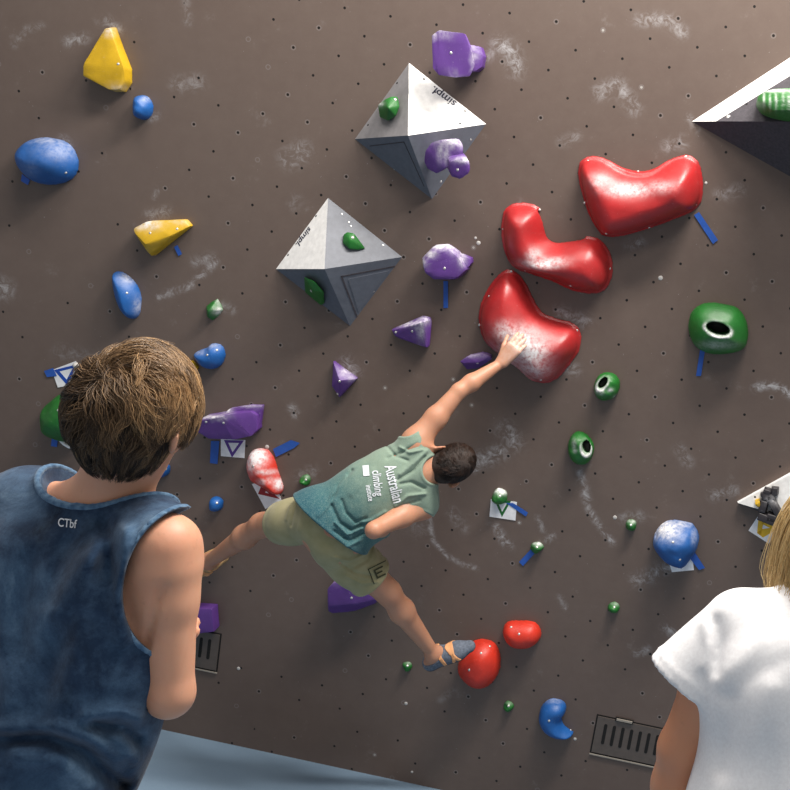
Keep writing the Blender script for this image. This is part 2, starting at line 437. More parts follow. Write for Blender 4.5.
# ------------------------------------------------------------------ hold builders
def smooth_poly(pts, n=6):
    P = np.array(pts, float); out = []; N = len(P)
    for i in range(N):
        p0, p1, p2, p3 = P[i - 1], P[i], P[(i + 1) % N], P[(i + 2) % N]
        for k in range(n):
            t = k / n
            out.append(.5 * ((2 * p1) + (-p0 + p2) * t + (2 * p0 - 5 * p1 + 4 * p2 - p3) * t * t + (-p0 + 3 * p1 - 3 * p2 + p3) * t ** 3))
    return np.array(out)
def poly_sd(Q, poly):
    """inside-positive distance to a 2D polygon"""
    a = poly; b = np.roll(poly, -1, 0); best = np.full(len(Q), 1e9); ins = np.zeros(len(Q), bool)
    for (x0, y0), (x1, y1) in zip(a, b):
        ex, ey = x1 - x0, y1 - y0; wx, wy = Q[:, 0] - x0, Q[:, 1] - y0
        t = np.clip((wx * ex + wy * ey) / (ex * ex + ey * ey + 1e-12), 0, 1)
        best = np.minimum(best, (wx - t * ex) ** 2 + (wy - t * ey) ** 2)
        c = ((y0 > Q[:, 1]) != (y1 > Q[:, 1])); xx = x0 + (Q[:, 1] - y0) * ex / (ey if abs(ey) > 1e-12 else 1e-12)
        ins ^= c & (Q[:, 0] < xx)
    d = np.sqrt(best); return np.where(ins, d, -d)
def dome_hold(name, label, mat, outline, H, w=None, res=.006, dents=(), pockets=(), bolts=(), chalk=(), rim=0.0, power=2.0, smooth=6, lift=1.0, group=None, rough=0.0, cat='climbing hold', skew=(0, 0), base_h=0.0, soft=3):
    """outline in photo pixels; profile rises from the outline to height H over width w"""
    pp = [UV(x, y) for x, y in outline]
    poly = smooth_poly(pp, smooth) if smooth > 1 else np.array(pp)
    cen = poly.mean(0)
    g = np.stack(np.meshgrid(np.linspace(poly[:, 0].min(), poly[:, 0].max(), 40), np.linspace(poly[:, 1].min(), poly[:, 1].max(), 40)), -1).reshape(-1, 2)
    dm = poly_sd(g, poly).max(); w = w or dm
    pk = [(np.array(UV(x, y, H * .8)), rx / 233, ry / 233, ang, dep) for x, y, rx, ry, ang, dep in pockets]
    dn = [(np.array(UV(x, y, H * .6)), rx / 233, ry / 233, amp) for x, y, rx, ry, amp in dents]
    def f(P):
        u = P[:, 0] - skew[0] * P[:, 2]; v = P[:, 1] - skew[1] * P[:, 2]; h = P[:, 2]
        d = poly_sd(np.stack([u, v], 1), poly)
        t = np.clip((d - rim) / (w - rim), 0, 1)
        gh = H * np.clip(1 - (1 - t) ** power, 0, 1) ** (1 / power if power > 1.5 else 1)
        if rim: gh = np.maximum(gh, .008)
        for c, rx, ry, amp in dn: gh = gh + amp * np.exp(-((u - c[0]) / rx) ** 2 - ((v - c[1]) / ry) ** 2)
        if rough: gh = gh + rough * vnoise(P, 70, 3) * np.clip(t * 3, 0, 1) + rough * .5 * vnoise(P, 160, 5) * np.clip(t * 3, 0, 1)
        gh = gh + base_h
        r = smax(h - gh, -d * .95, .006)
        for c, rx, ry, ang, dep in pk:
            cu, sv = math.cos(ang), math.sin(ang); du_, dv_ = u - c[0], v - c[1]
            e = np.sqrt(((du_ * cu + dv_ * sv) / rx) ** 2 + ((-du_ * sv + dv_ * cu) / ry) ** 2)
            cyl = (e - 1) * min(rx, ry); r = smax(r, -np.maximum(cyl, (H - dep) - h), .004)
        return np.maximum(r, -h - .002)
    V, F = surf_nets(f, (poly[:, 0].min() - .03, poly[:, 1].min() - .03, -.01), (poly[:, 0].max() + .03, poly[:, 1].max() + .03, H * 1.35 + base_h + .03 + sum(max(0, x[4]) for x in dents)), res, lip=2.2)
    F = F[:, ::-1]
    ring = np.zeros(len(V))
    for c, rx, ry, ang, dep in pk:
        cu, sv = math.cos(ang), math.sin(ang); du_, dv_ = V[:, 0] - c[0], V[:, 1] - c[1]
        e = (np.sqrt(((du_ * cu + dv_ * sv) / rx) ** 2 + ((-du_ * sv + dv_ * cu) / ry) ** 2) - 1) * min(rx, ry)
        ring = np.maximum(ring, 1.4 * np.exp(-((e - .004) / .0045) ** 2) * (V[:, 2] > H * .45) * np.clip(.55 + dv_ / ry * .5, .1, 1))
    Wd = (np.stack([V[:, 0], V[:, 1] - VB, -V[:, 2]], 1)) @ B.T
    o = mkobj(name, Wd, F[:, ::-1], mat, origin=wl(cen[0], cen[1]), chalk=np.maximum(chalkvals(Wd, chalk), ring))
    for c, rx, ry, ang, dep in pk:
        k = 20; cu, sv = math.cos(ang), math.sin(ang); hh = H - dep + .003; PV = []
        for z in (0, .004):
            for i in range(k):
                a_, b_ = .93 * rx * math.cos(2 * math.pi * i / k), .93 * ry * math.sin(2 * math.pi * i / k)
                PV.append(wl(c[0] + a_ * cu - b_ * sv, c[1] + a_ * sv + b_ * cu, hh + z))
        mkobj('pocket_shade', PV, [tuple(range(k, 2 * k))] + [(i, (i + 1) % k, k + (i + 1) % k, k + i) for i in range(k)], HOLE, o)  # added dark disc on the pocket floor; the cavity's shade is its colour
    md = o.modifiers.new('soften', 'SMOOTH'); md.factor = .5; md.iterations = soft
    tag(o, label, cat, group); add_bolts(o, bolts)
    md = o.modifiers.new('soften', 'SMOOTH'); md.factor = .5; md.iterations = soft
    return o

# ================================================================== HOLDS
# --- yellow
hull_hold('climbing_hold', 'yellow wedge hold, tall and narrow at the top, highest yellow on the wall', YEL,
          [(crop(0, 0, 2.926, [(305, 84, .05), (322, 84, .05), (243, 188, .075), (242, 222, .07), (318, 262, .06), (348, 263, .055), (366, 238, .05), (362, 200, .06)]), 1.08)],
          bolts=[(118, 64)], chalk=[(108, 30, 6, 4, .5), (118, 88, 10, 4, .3)])
hull_hold('climbing_hold', 'yellow faceted hold with chalky top edge, above the long blue oval', YEL,
          [(crop(0, 0, 2.926, [(390, 668, .05), (430, 648, .05), (540, 643, .03), (556, 662, .03), (440, 750, .05), (425, 715, .09), (500, 690, .07), (392, 680, .07)]), 1.02)],
          bolts=[(150, 233), (177, 229)], chalk=[(145, 224, 14, 5, .9), (180, 222, 10, 3, .3)])
hull_hold('climbing_hold', 'small yellow hold peeking out beside the brown-haired head', YEL,
          [([(184, 364, .03), (190, 361.5, .03), (196, 368, .03), (194, 373, .03), (184, 374, .03)], 1.1)])
# --- blue
dome_hold('climbing_hold', 'big smooth blue oval hold near the left edge', BLUE,
          [(21, 152), (32, 140), (50, 137), (68, 142), (78, 155), (79, 170), (70, 181), (52, 185), (36, 181), (24, 168)], .13, power=1.8, res=.006,
          bolts=[(66, 173)], chalk=[(62, 147, 22, 12, .28), (48, 140, 18, 5, .35), (30, 170, 8, 8, .12)], rough=.001)
dome_hold('climbing_hold', 'tiny dimpled blue hold between the tall yellow wedge and the blue oval', BLUE,
          [(137, 99), (143, 95), (150, 98), (154, 108), (151, 117), (144, 120), (137, 115)], .07, power=2, res=.004, rough=.003,
          dents=[(141, 101, 2.5 / 233, 2.5 / 233, -.02), (147, 108, 3 / 233, 2 / 233, -.015)], chalk=[(146, 99, 5, 3, .4)])
dome_hold('climbing_hold', 'long upright blue oval hold with finger grooves', BLUE,
          [(114, 276), (118, 271), (127, 274), (137, 284), (142, 298), (140, 314), (133, 319), (124, 312), (117, 296)], .075, power=1.6, res=.004,
          dents=[(122, 283, .03, .008, -.012), (124, 290, .03, .008, -.012), (127, 297, .03, .008, -.012)], bolts=[(127, 293)],
          chalk=[(128, 278, 8, 6, .5), (138, 306, 5, 9, .35)])
dome_hold('climbing_hold', 'bean-shaped blue hold right of the brown-haired head', BLUE,
          [(195, 354), (202, 349), (208, 347), (213, 343), (222, 345), (226, 354), (222, 365), (212, 369), (202, 365)], .06, power=1.8, res=.004,
          bolts=[(207, 355), (217, 350)], chalk=[(212, 345, 10, 4, .3), (200, 352, 6, 3, .3)])
dome_hold('climbing_hold', 'blue hold with two dark holes, just right of the boy\'s neck', BLUE,
          [(150, 470), (158, 464), (168, 463), (171, 469), (168, 475), (158, 478), (150, 477)], .05, power=2, res=.004, bolts=[(166, 469)])
add_bolts(bpy.context.scene.objects[-1], []) if False else None
dome_hold('climbing_hold', 'small round blue knob above the boy\'s bare right shoulder', BLUE,
          [(211, 499), (216, 496), (222, 498), (224, 503), (222, 509), (216, 511), (211, 508)], .045, power=2, res=.004, bolts=[(217, 503)])
dome_hold('climbing_hold', 'blue boulder-like hold whitened with chalk on top, left of the blond hair', BLUE,
          [(653, 542), (656, 530), (665, 521), (676, 519), (684, 520), (693, 523), (699, 533), (698, 545), (692, 555), (685, 563), (676, 563), (664, 557)], .15, power=2.2, res=.006,
          dents=[(678, 532, .02, .015, -.02), (690, 540, .018, .018, -.015), (688, 556, .02, .02, -.03)], bolts=[(673, 542), (680, 560)],
          chalk=[(666, 529, 14, 10, 1.1), (682, 524, 10, 4, .6), (694, 536, 3, 8, .4)], rough=.003)
dome_hold('climbing_hold', 'blue crescent hold low on the wall by the vent', BLUE,
          [(539, 718), (541, 707), (548, 699), (558, 698), (566, 703), (566, 711), (562, 717), (564, 724), (570, 729), (574, 732), (568, 736), (556, 735), (545, 729)], .08, power=2, res=.005,
          smooth=3, bolts=[(549, 721), (571, 730)], chalk=[(553, 700, 10, 3, .25)])
# --- green
dome_hold('climbing_hold', 'big green dome hold with a chalk-rimmed oval pocket', GREEN,
          [(688, 326), (692, 311), (704, 303), (722, 303), (738, 308), (747, 322), (748, 340), (741, 350), (722, 354), (705, 352), (693, 343)], .13, power=1.9, w=.16, res=.005, soft=2,
          pockets=[(718, 329, 12, 6.5, .08, .11)], chalk=[(716, 321, 9, 2, .3), (716, 345, 18, 4, .3)], rough=.0015)
dome_hold('climbing_hold', 'round green pocket hold right of the lowest red bean volume', GREEN,
          [(594, 386), (598, 376), (606, 372), (615, 374), (620, 381), (619, 391), (613, 398), (603, 400), (596, 395)], .07, power=2.1, res=.004, smooth=4,
          pockets=[(602.5, 383.5, 3.6, 7, .45, .055)], dents=[(614, 381, .012, .018, -.025)],
          chalk=[(600, 392, 4, 3, .5), (610, 390, 3, 2, .7), (616, 397, 3, 2, .4)], rough=.004, soft=1)
dome_hold('climbing_hold', 'green egg-shaped pocket hold below the other round green pocket', GREEN,
          [(568, 446), (571, 436), (578, 431), (587, 434), (594, 444), (593, 455), (587, 463), (577, 463), (570, 456)], .07, power=2.1, res=.004, smooth=4,
          pockets=[(586, 448, 4.2, 7, -.35, .055)], dents=[(574, 440, .01, .015, -.02)],
          chalk=[(574, 444, 2, 5, .5), (575, 451, 2, 2, .6)], rough=.004, soft=1)
dome_hold('climbing_hold', 'large dark green hold half hidden behind the brown hair', GREEN,
          [(45, 420), (46, 407), (54, 399), (62, 393), (76, 390), (90, 395), (95, 415), (88, 434), (72, 441), (58, 438), (48, 431)], .13, power=1.8, res=.006, bolts=[(58, 410), (72, 414)], rough=.003)
dome_hold('climbing_hold', 'small faceted green hold with a chalky face, above the bean-shaped blue hold', GREEN,
          [(206, 306), (212, 301), (218, 298), (222, 305), (224, 310), (219, 316), (213, 321), (207, 317)], .05, power=1.3, res=.004, smooth=1,
          dents=[(215, 310, .03, .01, -.008)], chalk=[(218, 311, 5, 4, .9), (219, 302, 3, 5, .5)])
def small_green(label, cx, cy, r, ch=.4, h=.035, seed=0, group=None):
    rr = random.Random(seed)
    ol = [(cx + r * rr.uniform(.8, 1.15) * math.cos(t), cy + r * rr.uniform(.8, 1.15) * math.sin(t)) for t in [k * math.pi / 3.5 for k in range(7)]]
    return dome_hold('climbing_hold', label, GREEN, ol, h, power=1.6, res=.0035, smooth=2, bolts=[(cx, cy)], chalk=[(cx + r * .2, cy - r * .6, r * .8, r * .45, ch)], rough=.008, soft=0, group=group)
small_green('small green foot hold with chalky top, taped to a white card', 500, 496, 9, 1.2, .05, 1)
small_green('small green foot hold with a blue tape strip running down-left', 537, 547, 6.5, .9, .04, 2)
small_green('tiny green foot hold left of the chalky blue boulder hold', 631, 525, 6.5, .5, .035, 3)
small_green('tiny square green foot hold between the red oval and the white shirt sleeve', 614.5, 607, 6.5, .3, .035, 4)
small_green('tiny green foot hold just left of the climber\'s right heel', 407.5, 665.5, 5, .3, .03, 5)
small_green('tiny green foot hold low on the wall, below the round red hold', 508.5, 706, 5.5, .2, .03, 6)
small_green('tiny green foot hold above the climber\'s shorts, right of the red and white hold', 306, 480, 6, .2, .035, 8)
# --- red volumes
red = [('red bean-shaped volume, highest and furthest right, with a blue tape strip below',
        crop(470, 140, 3.16, [(338, 95), (350, 60), (385, 46), (430, 55), (480, 82), (530, 95), (580, 88), (640, 52), (690, 42), (725, 65), (738, 110), (738, 180), (715, 222), (650, 252), (560, 285), (500, 302), (440, 310), (405, 292), (370, 230), (345, 150)]),
        .13, [(373, 65), (531, 98), (682, 53), (715, 204), (566, 275), (430, 297), (361, 199)], [(628, 190, 22, 6, .7), (600, 182, 10, 7, .4), (660, 187, 14, 6, .4)],
        [(645, 172, .18, .05, .03)], (0, .32)),
       ('red bean-shaped volume with a chalky scoop, middle of the three',
        crop(470, 140, 3.16, [(97, 250), (112, 210), (150, 194), (195, 196), (225, 212), (245, 245), (275, 285), (320, 300), (375, 298), (415, 312), (445, 350), (456, 400), (445, 455), (415, 485), (370, 488), (320, 478), (260, 450), (190, 425), (130, 400), (100, 330)]),
        .125, [(220, 221), (323, 311), (443, 407), (317, 461), (174, 412), (105, 281)], [(542, 264, 18, 4.5, 1.0), (532, 256, 6, 7, .5), (556, 261, 12, 4, .4)],
        [(550, 238, .08, .07, -.075), (540, 268, .09, .03, .03)], (0, .1)),
       ('red bean-shaped volume, lowest of the three, gripped by the climber\'s hand',
        crop(470, 140, 3.16, [(24, 560), (35, 505), (65, 450), (105, 408), (140, 408), (175, 440), (200, 490), (230, 540), (280, 560), (330, 575), (355, 610), (352, 660), (320, 710), (280, 755), (235, 772), (190, 760), (150, 725), (90, 680), (40, 630)]),
        .135, [(130, 416), (59, 493), (29, 585), (224, 535), (338, 602), (224, 759)], [(518, 345, 15, 14, 1.5), (530, 352, 16, 14, 1.1), (505, 332, 10, 9, .8), (532, 368, 18, 10, .6), (512, 358, 26, 20, .45)],
        [(512, 330, .12, .1, .015)], (0, .15))]
for lab, ol, H, bl, ck, dn, sk in red:
    dn = [(x, y, rx * 233, ry * 233, a) for x, y, rx, ry, a in dn]
    dome_hold('climbing_volume', lab, RED, ol, H, w=.125, rim=.018, res=.007, power=1.7, soft=9, smooth=3, dents=dn, chalk=ck, skew=sk,
              bolts=[(470 + x / 3.16, 140 + y / 3.16) for x, y in bl], cat='climbing volume')
# --- orange-red
dome_hold('climbing_hold', 'round orange-red hold under the climber\'s right shoe', ORED,
          [(459, 668), (462, 652), (472, 641), (485, 638), (496, 643), (501, 655), (500, 670), (493, 681), (482, 685), (470, 681)], .12, power=2, res=.006, bolts=[(481, 653), (490, 646), (469, 670)])
dome_hold('climbing_hold', 'small oval orange-red hold right of the climber\'s foothold', ORED,
          [(503, 629), (508, 621), (520, 620), (534, 621), (541, 629), (540, 639), (530, 646), (516, 646), (507, 640)], .08, power=2, res=.005, bolts=[(519, 634), (511, 627)])
dome_hold('climbing_hold', 'red hold caked with white chalk, beside a blue tape strip', ORED,
          [(248, 462), (251, 452), (258, 448), (268, 449), (275, 458), (279, 471), (284, 486), (281, 494), (273, 492), (263, 486), (253, 480), (249, 471)], .08, power=1.8, res=.005,
          bolts=[(253, 466)], chalk=[(257, 457, 9, 9, 1.6), (251, 463, 5, 10, .9), (279, 484, 5, 5, 1.5), (265, 472, 14, 3, .7), (270, 480, 4, 4, .5), (262, 482, 5, 3, .7)], rough=.003)
# --- purple
hull_hold('climbing_hold', 'purple hold with a flat angular face, highest purple on the wall', PURP,
          [(crop(340, 20, 4.156, [(380, 65, .15), (410, 42, .15), (520, 55, .14), (545, 110, .13), (560, 190, .13), (540, 235, .13), (480, 240, .14), (410, 230, .15), (385, 200, .15)]), None,
            crop(340, 20, 4.156, [(400, 70, .1), (430, 55, .1), (530, 75, .1), (560, 180, .1), (530, 225, .1), (420, 220, .1)])),
           (crop(340, 20, 4.156, [(440, 90, .11), (440, 200, .11), (553, 105, .06), (585, 112, .05), (598, 150, .05), (590, 195, .05), (565, 212, .06), (450, 215, .08)]), 1.0)],
          bolts=[(451, 53)], chalk=[(432, 34, 6, 3, .6), (455, 30, 25, 2, .7), (473, 55, 2, 20, .4), (450, 78, 20, 2, .3)], bevel=.004)
dome_like = [(crop(340, 20, 4.156, [(352, 545, .17), (378, 508, .18), (410, 497, .19), (450, 500, .2), (495, 490, .17), (512, 515, .2), (515, 560, .21), (440, 620, .2), (400, 640, .17), (362, 620, .15), (348, 590, .14)]), None,
              [W(0, 0)][:0]),
             (crop(340, 20, 4.156, [(455, 590, .25), (500, 572, .26), (540, 590, .26), (542, 635, .26), (500, 666, .25), (462, 652, .24)]), None,
              crop(340, 20, 4.156, [(440, 560, .17), (515, 545, .17), (440, 610, .16), (525, 600, .17)]))]
dome_like[0] = (dome_like[0][0], None, crop(340, 20, 4.156, [(375, 560, .08), (420, 530, .09), (480, 560, .08), (420, 620, .06)]))
hull_hold('climbing_hold', 'ridged purple jug bolted to the lower right face of the upper grey pyramid', PURP, dome_like,
          bolts=[(457.5, 170)], chalk=[(450, 142, 14, 6, .6), (440, 152, 3, 10, .6), (446, 153, 3, 10, .5), (464, 160, 10, 3, .7), (461, 142, 4, 6, .5)], bevel=.012)
hull_hold('climbing_hold', 'rounded purple hold with blue tape hanging below it', PURP,
          [(crop(380, 220, 4.389, [(188, 190, .1), (225, 140, .09), (300, 128, .09), (345, 165, .09), (378, 220, .08), (332, 262, .09), (235, 262, .09), (195, 232, .1)]), 1.02,
            crop(380, 220, 4.389, [(183, 165, .05), (240, 108, .03), (300, 102, .03), (345, 130, .03)])),
           (crop(380, 220, 4.389, [(350, 150, .05), (400, 168, .04), (402, 190, .04), (385, 210, .05), (350, 220, .05)]), 1.0)],
          bolts=[(444.5, 268.5)], chalk=[(440, 246, 18, 4, .9), (430, 254, 6, 4, .8), (462, 258, 4, 8, .7), (423, 262, 3, 6, .6), (455, 248, 6, 6, .6)], bevel=.009)
hull_hold('climbing_hold', 'purple triangular wedge hold below the taped rounded purple hold', PURP,
          [(crop(380, 220, 4.389, [(52, 485, .03), (62, 505, .03), (175, 452, .08), (195, 445, .08), (200, 560, .05), (208, 560, .04)]), 1.0,
            crop(380, 220, 4.389, [(190, 418, .02), (222, 425, .02), (228, 440, .02), (218, 540, .02), (52, 478, .01), (75, 515, .01)]))],
          bolts=[(412, 331.5), (395.5, 332)], chalk=[(408, 324, 16, 2.5, .8), (421, 330, 3, 14, .8), (424, 320, 6, 5, .6)], bevel=.006)
hull_hold('climbing_hold', 'small pointed purple hold with chalk above it', PURP,
          [(crop(260, 200, 2.926, [(214, 472, .02), (232, 528, .075), (281, 524, .03), (232, 578, .03), (210, 545, .03)]), 1.0, crop(260, 200, 2.926, [(240, 488, .01)]))],
          bolts=[(339.5, 381.5), (337.5, 394)], chalk=[(346, 372, 7, 5, .6), (352, 378, 5, 4, .4)], bevel=.004)
hull_hold('climbing_hold', 'flat purple lip hold just behind the climber\'s forearm', PURP,
          [(crop(380, 320, 4.9375, [(395, 205, .05), (430, 180, .06), (500, 165, .06), (545, 180, .06), (550, 195, .05), (480, 212, .07), (420, 215, .06)]), .9,
            crop(380, 320, 4.9375, [(430, 245, .01), (480, 240, .01), (520, 215, .01)]))],
          bolts=[(477.5, 363.5)], chalk=[(474, 355, 14, 3, .35)], bevel=.005)
hull_hold('climbing_hold', 'long purple fin-shaped hold with chalky lip, above a white card', PURP,
          [(crop(180, 380, 5.646, [(85, 240, .1), (110, 222, .1), (232, 208, .1), (290, 190, .09), (400, 180, .06), (435, 200, .05), (440, 280, .05), (400, 318, .06), (300, 338, .07), (160, 332, .08), (92, 290, .09)]), 1.0),
           (crop(180, 380, 5.646, [(245, 190, .04), (282, 160, .03), (395, 143, .03), (466, 145, .03), (440, 230, .035), (445, 285, .03), (400, 300, .04), (270, 300, .05)]), .98)],
          bolts=[(223.5, 423), (206, 422)], chalk=[(210, 417, 16, 2, .9), (228, 410, 4, 4, .9), (250, 406, 12, 2, .4)], bevel=.007)
hull_hold('climbing_hold', 'large flat-faced purple block behind the climber\'s right thigh', PURP,
          [(crop(300, 420, 3.95, [(108, 668, .09), (128, 645, .09), (180, 636, .09), (240, 660, .08), (315, 702, .06), (300, 715, .06), (210, 730, .09), (112, 738, .09)]), 1.0,
            crop(300, 420, 3.95, [(215, 756, .03), (128, 765, .03), (110, 755, .03), (300, 725, .03)]))],
          bolts=[(351.5, 598)], chalk=[(330, 582, 8, 3, .2)], bevel=.009)
hull_hold('climbing_hold', 'purple square-edged hold half hidden behind the boy\'s bare arm', PURP,
          [([(180, 608, .07), (212, 609, .06), (214, 632, .06), (198, 634, .07), (182, 633, .07)], 1.0)], bevel=.006)

# --- angular volumes
def poly_part(name, pts, faces, mat, parent=None, origin=None):
    o = mkobj(name, pts, faces, mat, parent, origin, smooth=False)
    return o
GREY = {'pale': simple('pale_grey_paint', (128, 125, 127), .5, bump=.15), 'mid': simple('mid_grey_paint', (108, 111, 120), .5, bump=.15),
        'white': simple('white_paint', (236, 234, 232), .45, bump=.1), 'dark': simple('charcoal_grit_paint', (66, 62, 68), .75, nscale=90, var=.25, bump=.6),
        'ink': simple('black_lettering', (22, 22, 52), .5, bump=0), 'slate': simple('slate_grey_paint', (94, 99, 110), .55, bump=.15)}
def text_mesh(s, size):
    c = bpy.data.curves.new('t', 'FONT'); c.body = s; c.size = size; c.align_x = 'CENTER'; c.align_y = 'CENTER'; c.offset = size * .012
    o = bpy.data.objects.new('t', c); COL.objects.link(o); bpy.context.view_layer.update()
    me = bpy.data.meshes.new_from_object(o.evaluated_get(bpy.context.evaluated_depsgraph_get()))
    V = np.array([v.co[:] for v in me.vertices]); F = [p.vertices[:] for p in me.polygons]
    bpy.data.objects.remove(o); bpy.data.meshes.remove(me); return V, F
def pyramid(label, base, apex, h, mats, word, wface, wpos, wdir, wsz):
    bt = [W(x, y, 0) for x, y in base]; ap = W(*apex, h); c = np.mean(bt, 0)
    root = mkempty('climbing_volume', c); tag(root, label, 'climbing volume')
    names = ['side_panel'] * 4
    fs = []
    for i in range(4):
        a, b = bt[i], bt[(i + 1) % 4]
        n = nrmz(np.cross(b - a, ap - a)); n = n if n @ NW > 0 else -n
        t = .012; V = [a, b, ap, a - n * t * .0 - NW * .0 + (c - a) * .03, b + (c - b) * .03, ap - NW * .03]
        o = mkobj('side_panel', V, [(0, 1, 2), (3, 5, 4), (0, 3, 4, 1), (1, 4, 5, 2), (2, 5, 3, 0)], GREY[mats[i]], root, smooth=False)
        bm = bmesh.new(); bm.from_mesh(o.data); bmesh.ops.recalc_face_normals(bm, faces=bm.faces[:]); bm.to_mesh(o.data); bm.free()
        fs.append((a, b, n))
    tv, tf = text_mesh(word, 1.0)
    a, b, n = fs[wface]
    def onface(px, py):
        r = ray(px, py); s = ((a - CAM) @ n) / (r @ n); return CAM + r * s
    p0 = onface(*wpos); xd = nrmz(onface(wpos[0] + wdir[0], wpos[1] + wdir[1]) - p0); yd = np.cross(n, xd)
    V = [p0 + xd * v[0] * wsz + yd * v[1] * wsz + n * .0012 for v in tv]
    mkobj('lettering', V, tf, GREY['ink'], root, smooth=False)
    return root, fs, ap, onface
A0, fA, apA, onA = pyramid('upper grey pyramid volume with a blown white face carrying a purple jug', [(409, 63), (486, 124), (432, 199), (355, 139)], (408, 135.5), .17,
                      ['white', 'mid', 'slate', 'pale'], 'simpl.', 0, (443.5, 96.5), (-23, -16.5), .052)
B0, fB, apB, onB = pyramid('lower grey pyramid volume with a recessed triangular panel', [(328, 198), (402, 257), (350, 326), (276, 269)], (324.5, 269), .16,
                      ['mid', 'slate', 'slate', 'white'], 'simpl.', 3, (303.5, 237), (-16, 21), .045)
def face_pt(F, px, py, off=0.0):
    a, b, n = F; r = ray(px, py); s = ((a - CAM) @ n) / (r @ n); return CAM + r * s + n * off
def seam(root, F, line, name='panel_seam', wdt=.0035, mat=None):
    n = F[2]; V = []; Fc = []
    P = [face_pt(F, *p) for p in line]
    for p, q in zip(P[:-1], P[1:]):
        d = nrmz(q - p); s = np.cross(n, d) * wdt; k = len(V)
        for e in (p - d * wdt, q + d * wdt):
            for sg in (-1, 1):
                for oo in (-.004, .0012): V.append(e + s * sg + n * oo)
        Fc += [(k + a, k + b, k + c, k + d_) for a, b, c, d_ in ((1, 3, 7, 5), (0, 4, 6, 2), (0, 1, 5, 4), (2, 6, 7, 3), (0, 2, 3, 1), (4, 5, 7, 6))]
    mkobj(name, V, Fc, mat or GREY['dark'], root, smooth=False)
def raised(root, F, poly, name, mat, t=.006):
    P = [face_pt(F, *p) for p in poly]; n = F[2]; k = len(P)
    V = [p - n * .003 for p in P] + [p + n * t for p in P]
    Fc = [tuple(range(k, 2 * k))] + [(i, (i + 1) % k, k + (i + 1) % k, k + i) for i in range(k)]
    mkobj(name, V, Fc, mat, root, smooth=False)
seam(B0, fB[1], [(394, 266.5), (341.5, 276.5), (357, 317)])
raised(B0, fB[1], [(348, 279), (389, 270.5), (358.5, 312)], 'recessed_panel', GREY['slate'], .002)
seam(A0, fA[2], [(370, 146), (404, 142)], wdt=.002)
seam(A0, fA[2], [(404, 142), (424, 186)], wdt=.002)
for F_, pl in ((fA[0], [(424, 79), (465, 111), (460, 123.5), (435, 92)]), (fA[3], [(397, 83), (368, 125)]), (fB[0], [(342, 214), (351, 226), (349, 222), (383, 245)]), (fB[1], [(373.5, 291.5)]), (fB[3], [(316, 216), (288, 255)]), (fA[2], [(394, 170)]), (fA[1], [(441, 182), (471, 140)])):
    rt = A0 if any(F_ is g for g in fA) else B0
    for p in pl:
        v, f = disc(face_pt(F_, *p), F_[2], .005, .003, 10, .0008)
        mkobj('bolt_hole', v, f, HOLE if F_ is fA[0] or F_ is fA[3] or F_ is fB[3] else STEEL, rt)
def face_hold(label, F, front, lift=.05, bolts=(), chalk=(), foot=1.0, mat=GREEN, bevel=.006):
    """hold standing on a volume face: front points (x, y, out) above the face"""
    n = F[2]; pts = [face_pt(F, p[0], p[1]) for p in front]
    V = [face_pt(F, p[0], p[1]) + n * p[2] for p in front]
    c = np.mean(pts, 0); low = [c + (q - c) * foot - n * .002 for q in pts]
    # keep what the photo shows: slide lifted points back along the view ray
    V = []
    for p in front:
        r = ray(p[0], p[1]); s = ((F[0] + n * p[2] - CAM) @ n) / (r @ n); V.append(CAM + r * s)
    bm = hullbm(V + low, bevel, 2, 2); vv, ff = bm_arrays(bm); bm.free()
    o = mkobj('climbing_hold', vv, ff, mat, origin=c, chalk=chalkvals(vv, chalk)); tag(o, label, 'climbing hold')
    if hasattr(o.data, 'set_sharp_from_angle'): o.data.set_sharp_from_angle(angle=math.radians(35))
    add_bolts(o, bolts, r=.007); return o
face_hold('green hold with a dark pocket on the upper left face of the upper grey pyramid', fA[3],
          crop(340, 20, 4.156, [(158, 352, .05), (190, 328, .06), (215, 318, .05), (240, 318, .03), (248, 360, .02), (232, 400, .02), (200, 420, .02), (165, 405, .02), (160, 375, .04), (200, 365, .07)]),
          bolts=[(395.5, 99.5)], chalk=[(380, 104, 4, 3, .6)], foot=.9)
face_hold('green leaf-shaped hold with a bright bolt on the lower pyramid\'s upper right face', fB[0],
          crop(260, 190, 4.9375, [(408, 262, .01), (412, 220, .02), (432, 207, .03), (465, 215, .04), (520, 288, .01), (485, 296, .01), (440, 290, .02), (445, 245, .045)]), bolts=[(353, 237.5)], foot=1.0)
face_hold('dark green hold on the shaded lower left face of the lower grey pyramid', fB[2],
          crop(260, 190, 4.9375, [(218, 430, .02), (270, 452, .03), (315, 505, .02), (318, 560, .01), (300, 570, .01), (222, 505, .01), (265, 500, .045)]), bolts=[(311, 291)], foot=1.0)

